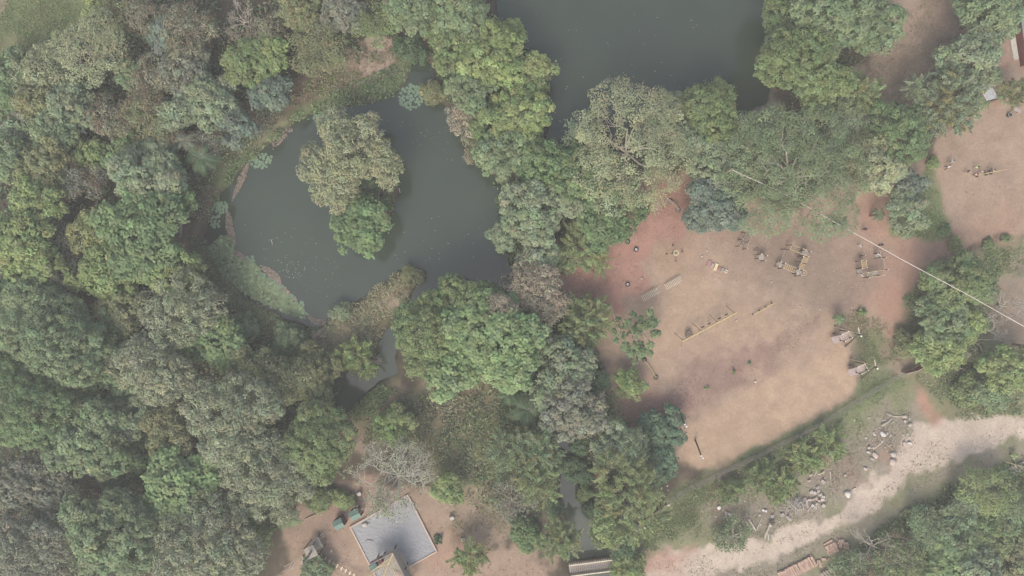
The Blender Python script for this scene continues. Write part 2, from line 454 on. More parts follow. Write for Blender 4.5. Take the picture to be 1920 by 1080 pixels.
ground_mat = bpy.data.materials.new('earth')
ground_mat.use_nodes = True
nt = ground_mat.node_tree
b_ = nt.nodes['Principled BSDF']
b_.inputs['Roughness'].default_value = 0.95
b_.inputs['Specular IOR Level'].default_value = 0.1
at = nt.nodes.new('ShaderNodeAttribute'); at.attribute_name = 'tint'
tc = nt.nodes.new('ShaderNodeTexCoord')
n1 = nt.nodes.new('ShaderNodeTexNoise'); n1.inputs['Scale'].default_value = 2.6; n1.inputs['Detail'].default_value = 8; n1.inputs['Roughness'].default_value = 0.7
mr = nt.nodes.new('ShaderNodeMapRange'); mr.inputs[1].default_value = 0.25; mr.inputs[2].default_value = 0.75; mr.inputs[3].default_value = 0.82; mr.inputs[4].default_value = 1.18
hs = nt.nodes.new('ShaderNodeHueSaturation')
nt.links.new(tc.outputs['Object'], n1.inputs['Vector'])
nt.links.new(n1.outputs['Fac'], mr.inputs[0])
n3 = nt.nodes.new('ShaderNodeTexNoise'); n3.inputs['Scale'].default_value = 0.55; n3.inputs['Detail'].default_value = 12; n3.inputs['Roughness'].default_value = 0.78; n3.inputs['Distortion'].default_value = 0.8
m3 = nt.nodes.new('ShaderNodeMapRange'); m3.inputs[1].default_value = 0.3; m3.inputs[2].default_value = 0.7; m3.inputs[3].default_value = 0.86; m3.inputs[4].default_value = 1.14
mu = nt.nodes.new('ShaderNodeMath'); mu.operation = 'MULTIPLY'
nt.links.new(tc.outputs['Object'], n3.inputs['Vector'])
nt.links.new(n3.outputs['Fac'], m3.inputs[0])
nt.links.new(mr.outputs[0], mu.inputs[0]); nt.links.new(m3.outputs[0], mu.inputs[1])
nt.links.new(mu.outputs[0], hs.inputs['Value'])
nt.links.new(at.outputs['Color'], hs.inputs['Color'])
nt.links.new(hs.outputs['Color'], b_.inputs['Base Color'])
bp = nt.nodes.new('ShaderNodeBump'); bp.inputs['Strength'].default_value = 0.35; bp.inputs['Distance'].default_value = 0.12
nt.links.new(n1.outputs['Fac'], bp.inputs['Height'])
nt.links.new(bp.outputs['Normal'], b_.inputs['Normal'])

def grid_object(name, facemask):
    ny, nx = GX.shape
    idx = np.arange(ny * nx).reshape(ny, nx)
    q = np.stack([idx[:-1, :-1], idx[:-1, 1:], idx[1:, 1:], idx[1:, :-1]], -1)[facemask]
    used, inv = np.unique(q.reshape(-1), return_inverse=True)
    me = bpy.data.meshes.new(name)
    co = np.stack([GX, GY, GZ], -1).reshape(-1, 3)[used].astype(np.float32)
    me.vertices.add(len(used)); me.vertices.foreach_set('co', co.reshape(-1))
    me.loops.add(len(inv)); me.loops.foreach_set('vertex_index', inv.astype(np.int32).reshape(-1))
    me.polygons.add(len(q)); me.polygons.foreach_set('loop_start', np.arange(0, len(inv), 4, dtype=np.int32))
    me.polygons.foreach_set('use_smooth', np.ones(len(q), bool))
    me.update()
    a = me.attributes.new('tint', 'FLOAT_COLOR', 'POINT')
    c = np.ones((len(used), 4), np.float32); c[:, :3] = GC.reshape(-1, 3)[used]
    a.data.foreach_set('color', c.reshape(-1))
    me.materials.append(ground_mat)
    o = bpy.data.objects.new(name, me); COL.objects.link(o)
    return kind(o, 'structure')
cx, cy = (GX[:-1, :-1] + GX[1:, 1:]) / 2, (GY[:-1, :-1] + GY[1:, 1:]) / 2
rag = 0.5 * fbm(cx, cy, 2.0, 400)
m_track = sdf(cx, cy, P2W(TRACK)) + rag > 0
m_pitch = (sdf(cx, cy, P2W(PITCH)) + rag > 0) & ~m_track
m_play = (sdf(cx, cy, P2W(PLAY)) + rag > 0) & ~m_track & ~m_pitch
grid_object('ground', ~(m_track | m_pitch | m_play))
grid_object('dirt_path', m_track)
grid_object('sand_pitch', m_pitch)
grid_object('playground_earth', m_play)

water_mat = bpy.data.materials.new('murky_water')
water_mat.use_nodes = True
nt = water_mat.node_tree
b_ = nt.nodes['Principled BSDF']
b_.inputs['Base Color'].default_value = (0.062, 0.075, 0.066, 1)
b_.inputs['Roughness'].default_value = 0.03
b_.inputs['IOR'].default_value = 1.55
tc = nt.nodes.new('ShaderNodeTexCoord')
n1 = nt.nodes.new('ShaderNodeTexNoise'); n1.inputs['Scale'].default_value = 1.2; n1.inputs['Detail'].default_value = 4
n2 = nt.nodes.new('ShaderNodeTexNoise'); n2.inputs['Scale'].default_value = 0.06; n2.inputs['Detail'].default_value = 3
cr = nt.nodes.new('ShaderNodeValToRGB')
cr.color_ramp.elements[0].position = 0.35; cr.color_ramp.elements[0].color = (0.033, 0.046, 0.036, 1)
cr.color_ramp.elements[1].position = 0.65; cr.color_ramp.elements[1].color = (0.039, 0.055, 0.039, 1)
bp = nt.nodes.new('ShaderNodeBump'); bp.inputs['Strength'].default_value = 0.025; bp.inputs['Distance'].default_value = 0.05
nt.links.new(tc.outputs['Object'], n1.inputs['Vector']); nt.links.new(tc.outputs['Object'], n2.inputs['Vector'])
nt.links.new(n2.outputs['Fac'], cr.inputs['Fac']); nt.links.new(cr.outputs['Color'], b_.inputs['Base Color'])
nt.links.new(n1.outputs['Fac'], bp.inputs['Height']); nt.links.new(bp.outputs['Normal'], b_.inputs['Normal'])
def water(name, ring):
    m = MB()
    m.add([(x, y, WATER_Z) for x, y in P2W(ring)], [tuple(range(len(ring)))[::-1]])
    o = m.build(name, water_mat)
    return kind(o, 'structure')
water('pond_water', [(370, 90), (980, 90), (980, 560), (900, 640), (760, 740), (680, 800), (590, 800), (370, 600)])
water('lake_water', [(900, -140), (1500, -140), (1490, 330), (990, 330), (990, 90), (900, 80)])
water('creek_water', [(960, 640), (1050, 640), (1180, 1000), (1180, 1200), (1040, 1200), (1020, 850)])

def sample(rng, poly, n):
    """n random photo-pixel points inside a polygon"""
    P = np.array(poly, float)
    out = []
    tot = 0
    while tot < n:
        x = rng.uniform(P[:, 0].min(), P[:, 0].max(), n * 2)
        y = rng.uniform(P[:, 1].min(), P[:, 1].max(), n * 2)
        k = inside(x, y, P)
        out.append(np.stack([x[k], y[k]], 1)); tot += k.sum()
    return np.concatenate(out)[:n]
def ground_z(x, y):
    i = np.clip(np.searchsorted(_xs, x) - 1, 0, len(_xs) - 2)
    j = np.clip(np.searchsorted(_ys, y) - 1, 0, len(_ys) - 2)
    return GZ[j, i]
def gz(px, py):
    p = W(px, py)
    return float(ground_z(np.array([p[0]]), np.array([p[1]]))[0])
def G(px, py, up=0.0):
    p = W(px, py)
    p[2] = gz(px, py) + up
    return p
# ------------------------------------------------------------------ trees
HUE0 = dict(olive=(.118, .132, .068), pale=(.17, .19, .112), green=(.085, .128, .06), bright=(.110, .162, .075), lime=(.13, .172, .072), yellow=(.148, .172, .075), dark=(.055, .088, .048), blue=(.088, .118, .092), brown=(.124, .126, .085), silver=(.152, .175, .112), teal=(.075, .118, .075), grey=(.118, .13, .096), pink=(.175, .16, .12), plume=(.135, .168, .08), moss=(.102, .138, .062), mid=(.108, .147, .08), sage=(.128, .163, .1))
HUE = {k: tuple(1.64 * c for c in v) for k, v in HUE0.items()}
STY = dict(round=(.7, 1.0, .8, .20, .13, 34, 8, 0, .5, 0), dense=(.58, 1.08, .85, .14, .10, 34, 6, 0, .45, 0), fine=(1.0, .8, .45, .15, .075, 34, 9, 0, .75, 1),
           pod=(.75, .85, .75, .19, .085, 32, 8, .07, .35, 1), broad=(.85, .85, .6, .27, .19, 24, 7, 0, .75, 0), plume=(.8, .8, .8, .22, .045, 44, 6, 0, .5, 0),
           brown=(.8, .9, .7, .16, .09, 24, 7, .06, .45, 1), sparse=(.6, 1.0, .6, .24, .16, 20, 5, 0, .8, 1), shrub=(.6, .85, .8, .19, .11, 26, 5, 0, .45, 0))

def clump_points(rng, R, D, sty, loose=1.0):
    rc, sp, sq, *_ = sty
    nl = max(3, int(sty[6] * min(1.6, 0.6 + R / 9)))
    L = [(0.0, 0.0, 0.0, R * .58)]
    a0 = rng.uniform(0, 6.28)
    for i in range(nl):
        a = a0 + i * 2.399 + rng.normal() * .3
        d = R * math.sqrt(rng.uniform(.12, .62))
        L.append((d * math.cos(a), d * math.sin(a), -D * rng.uniform(0, .32) * d / R + rng.normal() * .12 * D, min(R * rng.uniform(.26, .46), R * 1.02 - d * .92)))
    L = np.array(L)
    zs = D / R
    n = int(9 * (R / rc) ** 2) + 60
    w = L[:, 3] ** 2
    k = rng.choice(len(L), n, p=w / w.sum())
    d = unit(rng.normal(size=(n, 3)) + np.array([0, 0, .35]))
    d = d[d[:, 2] > -.45]; k = k[:len(d)]
    p = L[k, :3] + d * L[k, 3:4] * np.array([1, 1, zs]) * rng.uniform(.88, 1.05, (len(d), 1))
    keep = np.ones(len(p), bool)
    for j in range(len(L)):
        q = (p - L[j, :3]) / (L[j, 3] * np.array([1, 1, zs]))
        keep &= ~((np.linalg.norm(q, axis=1) < .86) & (k != j))
    p, d = p[keep], d[keep]
    acc = np.empty((len(p), 3)); na = 0; od = np.empty((len(p), 3))
    r2 = (rc * sp * .86) ** 2
    for i in range(len(p)):
        if na == 0 or ((acc[:na] - p[i]) ** 2).sum(1).min() > r2:
            acc[na] = p[i]; od[na] = d[i]; na += 1
    return acc[:na], od[:na], L

def crown(rng, R, D, style, hue, dens=1.0, var=1.0):
    sty = STY[style]
    rc, sp, sq, la, lb, nlf, nl, pale, upb, br = sty
    la, lb, nlf = la * .95, lb * 1.02, int(nlf * 1.75)
    if R < 2.4:
        f = max(.25, R / 2.4); rc, la, lb = rc * f, la * max(.45, f), lb * max(.45, f)
        sty = (rc,) + sty[1:]
    P, O, L = clump_points(rng, R, D, sty)
    # a sparser inner storey of leaves under the outer shell
    k = rng.rand(len(P)) < .55
    P = np.concatenate([P, P[k] * np.array([.8, .8, .6]) + rng.normal(0, .25, (k.sum(), 3)) - np.array([0, 0, .3 * D])])
    O = np.concatenate([O, O[k]])
    nc = len(P)
    if dens < 1:
        keep = rng.rand(nc) < dens
        P, O = P[keep], O[keep]; nc = len(P)
    cr = rc * rng.uniform(.7, 1.3, nc)
    base = np.array(HUE[hue])
    # every clump is a branch end with its own leaf age
    ctint = base * np.exp(rng.normal(0, .14 * var, (nc, 1))) * np.exp(rng.normal(0, .045 * var, (nc, 3)) * np.array([1.3, .5, 1]))
    cnt = np.maximum(6, (nlf * (cr / rc) ** 2).astype(int))
    i = np.repeat(np.arange(nc), cnt)
    n = len(i)
    o = O[i]
    if style == 'plume':
        ax = unit(o * np.array([1, 1, .5]) + np.array([0, 0, .35]) + rng.normal(0, .3, (nc, 3))[i])
        ln = (cr * 1.9)[i][:, None]
        t = rng.rand(n, 1) - .35
        c = P[i] + ax * ln * t + rng.normal(0, .14, (n, 3)) * (1.2 - t) - np.array([0, 0, .35]) * (t > .3) * t
        tang = unit(ax + rng.normal(0, .42, (n, 3)))
        nrm = rng.normal(0, .5, (n, 3)) + np.array([0, 0, 1.])
        V = cards(rng, c, nrm, la * rng.uniform(.7, 1.4, n), lb * rng.uniform(.8, 1.5, n), tang, .1)
    else:
        d = unit(rng.normal(size=(n, 3)) + .55 * o + np.array([0, 0, .45]))
        rad = cr[i][:, None] * rng.uniform(.45, 1.0, (n, 1)) ** .6
        rad = rad * np.where(rng.rand(n, 1) < .09, rng.uniform(1.15, 1.6, (n, 1)), 1)
        c = P[i] + d * rad * np.array([1, 1, .55 + .35 * sq])
        nrm = .55 * d + np.array([0, 0, upb]) + rng.normal(0, .27, (n, 3))
        tang = unit(d + rng.normal(0, .5, (n, 3))) if style in ('pod', 'fine', 'sparse', 'broad') else None
        V = cards(rng, c, nrm, la * rng.uniform(.65, 1.3, n), lb * rng.uniform(.7, 1.3, n), tang)
    tint = ctint[i] * np.exp(rng.normal(0, .07, (n, 1))) * np.exp(rng.normal(0, .02, (n, 3)))
    if pale:
        m = rng.rand(n) < pale
        tint[m] = np.array([.33, .345, .255]) * np.exp(rng.normal(0, .2, (m.sum(), 1)))
    if style == 'plume':
        yl = rng.rand(nc) < .07
        m = yl[i]
        tint[m] = np.array([.235, .235, .11]) * np.exp(rng.normal(0, .12, (m.sum(), 1)))
    if style == 'brown':
        m = (rng.rand(nc) < .25)[i]
        tint[m] = np.array([.17, .14, .095]) * np.exp(rng.normal(0, .2, (m.sum(), 1)))
    return V, tint, P, L

def limbs(mb, rng, base, top, R, P, L, r0, bare=0.0, show=0):
    """tapered trunk, limbs to the lobes and branches to some clump centres (all in world space)"""
    base, top = np.array(base, float), np.array(top, float)
    fork = base + (top - base) * .62
    mid = (base + fork) / 2 + np.append(rng.normal(0, .15, 2) * r0 * 3, 0)
    mb.tube([base - np.array([0, 0, .3]), base + np.array([0, 0, .3]), mid, fork], [r0 * 1.45, r0 * 1.05, r0 * .85, r0 * .7], 8)
    for j in range(min(len(L), 8)):
        e = top + L[j, :3] * np.array([.8, .8, .6]) + np.array([0, 0, -.1 * R])
        m = fork + (e - fork) * .5 + np.array([0, 0, .12 * R]) + rng.normal(0, .06 * R, 3)
        mb.tube([fork - np.array([0, 0, .2]), m, e], [r0 * .5, r0 * .34, r0 * .16], 6)
        q = P[np.linalg.norm(P - L[j, :3], axis=1) < L[j, 3] * 1.1]
        if len(q):
            for t in q[rng.choice(len(q), min(len(q), 3 + 4 * show), replace=False)]:
                t = top + t * (1.02 if show else .9) + np.array([0, 0, (.35 if show else -.2)])
                b0 = m + (e - m) * rng.uniform(.2, 1)
                mm = (b0 + t) / 2 + rng.normal(0, .08 * R, 3)
                mb.tube([b0, mm, t], [r0 * .16, max(.035, r0 * .1), .022], 4)

TREES = []
def tree(px, py, r, style, hue, label, h=None, dens=1.0, seed=None, name='tree', cat='tree', group=None, bark='bark', D=None):
    s = len(TREES) * 7 + 11 if seed is None else seed
    rng = np.random.RandomState(s)
    Rg = r * S
    bush = style == 'shrub'
    if h is None:
        h = 1.25 * Rg + .2 if bush else 3.6 + 1.2 * Rg
    zc = h * (.45 if bush else .72)
    R = Rg * (1.0 if bush else 1.08) * (CAM_H - zc) / CAM_H
    Dp = D or (R * .75 if bush else min(h * .42, R * (.5 if style in ('fine', 'sparse', 'broad') else .72)))
    top = W(px, py, zc)
    gzv = float(ground_z(np.array([top[0]]), np.array([top[1]]))[0])
    base = np.array([top[0], top[1], gzv])
    root = thing(name, base, label, cat, group)
    V, tint, P, L = crown(rng, R, Dp, style, hue, dens)
    quads_object('crown', V + top, tint, root)
    mb = MB()
    limbs(mb, rng, base, top, R, P, L, max(.05, .034 * R + .05), show=STY[style][9])
    mb.build('stem' if bush else 'trunk', M['bark_pale' if STY[style][9] else bark], root)
    TREES.append((px, py, r))
    return root

def bare_tree(px, py, r, label, h, seed, name='bare_tree', density=1.0, leafy=None, m='deadwood', lean=None):
    rng = np.random.RandomState(seed)
    zc = h * .7
    R = r * S * (CAM_H - zc) / CAM_H
    top = W(px, py, zc)
    b = lean if lean is not None else (top[0], top[1])
    base = np.array([b[0], b[1], float(ground_z(np.array([b[0]]), np.array([b[1]]))[0])])
    root = thing(name, base, label, 'tree')
    tr, br = MB(), MB()
    fork = base + (top - base) * .4
    tr.tube([base - [0, 0, .3], (base + fork) / 2 + rng.normal(0, .1, 3), fork], [.05 * R + .1, .04 * R + .06, .034 * R + .05], 8)
    tips = []
    def grow(p, d, ln, rad, lev):
        q = p + d * ln
        mid = (p + q) / 2 + rng.normal(0, .07 * ln, 3)
        br.tube([p, mid, q], [rad, rad * .8, rad * .62], 6 if lev < 2 else 4, cap=False)
        if lev >= 5:
            tips.append(q); return
        for _ in range(3 if rng.rand() < .4 * density else 2):
            nd = unit(d * .9 + rng.normal(0, .55, 3) * np.array([1, 1, .6]) + np.array([0, 0, .04]))
            grow(p + (q - p) * rng.uniform(.55, 1), nd, ln * rng.uniform(.6, .85), max(.02, rad * .62), lev + 1)
    n = int(7 + 4 * (density > 1))
    for i in range(n):
        a = i * 6.28 / n + rng.normal() * .25
        d = unit(np.array([math.cos(a), math.sin(a), rng.uniform(.25, .8)]))
        grow(fork + [0, 0, -.1 * i], d, R * rng.uniform(.34, .46), .013 * R + .04, 0)
    tr.build('trunk', M[m], root)
    br.build('branches', M[m], root)
    if leafy:
        t = np.array(tips)
        t = t[rng.rand(len(t)) < leafy[1]]
        k = np.repeat(np.arange(len(t)), 9)
        c = t[k] + rng.normal(0, .3, (len(k), 3))
        V = cards(rng, c, rng.normal(0, .5, (len(k), 3)) + [0, 0, .8], .17, .09)
        quads_object('foliage', V, np.array(HUE[leafy[0]]) * np.exp(rng.normal(0, .2, (len(k), 1))), root)
    return root

def palm(px, py, r, label, h, seed, nf=13, hue='dark', group=None, name='palm_tree', droop=.5):
    """feather palm: curved rachis with leaflets along both sides"""
    rng = np.random.RandomState(seed)
    R = r * S * (CAM_H - h) / CAM_H
    top = W(px, py, h)
    base = np.array([top[0], top[1], float(ground_z(np.array([top[0]]), np.array([top[1]]))[0])])
    root = thing(name, base, label, 'palm', group)
    mb = MB()
    mb.tube([base - [0, 0, .2], (base + top) / 2, top], [.2, .15, .13], 8)
    mb.build('trunk', M['bark'], root)
    for f in range(nf):
        a = f * 2.399 + rng.normal() * .15
        e = rng.uniform(.1, .75)
        ln = R * rng.uniform(.85, 1.15)
        V, T = [], []
        m = 18
        hd = np.array([math.cos(a), math.sin(a), 0])
        pts = []
        for i in range(m + 1):
            t = i / m
            pts.append(top + hd * ln * t * (1 - .12 * t) + np.array([0, 0, ln * (e * t - (droop + e * .6) * t * t)]))
        for i in range(1, m):
            t = i / m
            ax = unit(pts[i + 1] - pts[i - 1])
            sd = unit(np.cross(ax, [0, 0, 1]))
            w = ln * (.26 if R > 2 else .17) * math.sin(math.pi * min(1, .12 + t * .9)) + .08
            for sg in (-1, 1):
                dv = unit(sd * sg + ax * .7 + np.array([0, 0, -.35]))
                n_ = unit(np.cross(dv, ax)); n_ = n_ if n_[2] > 0 else -n_
                q = pts[i] + dv * w
                o = ax * (max(.045, ln * .02) if R > 2 else .035)
                V.append([pts[i] - o, pts[i] + o, q + o * .35, q - o * .35])
        V = np.array(V)
        tint = np.array(HUE[hue]) * rng.uniform(.8, 1.25) * np.exp(rng.normal(0, .1, (len(V), 1)))
        quads_object('frond', V, tint * np.ones((1, 3)), root)
    return root
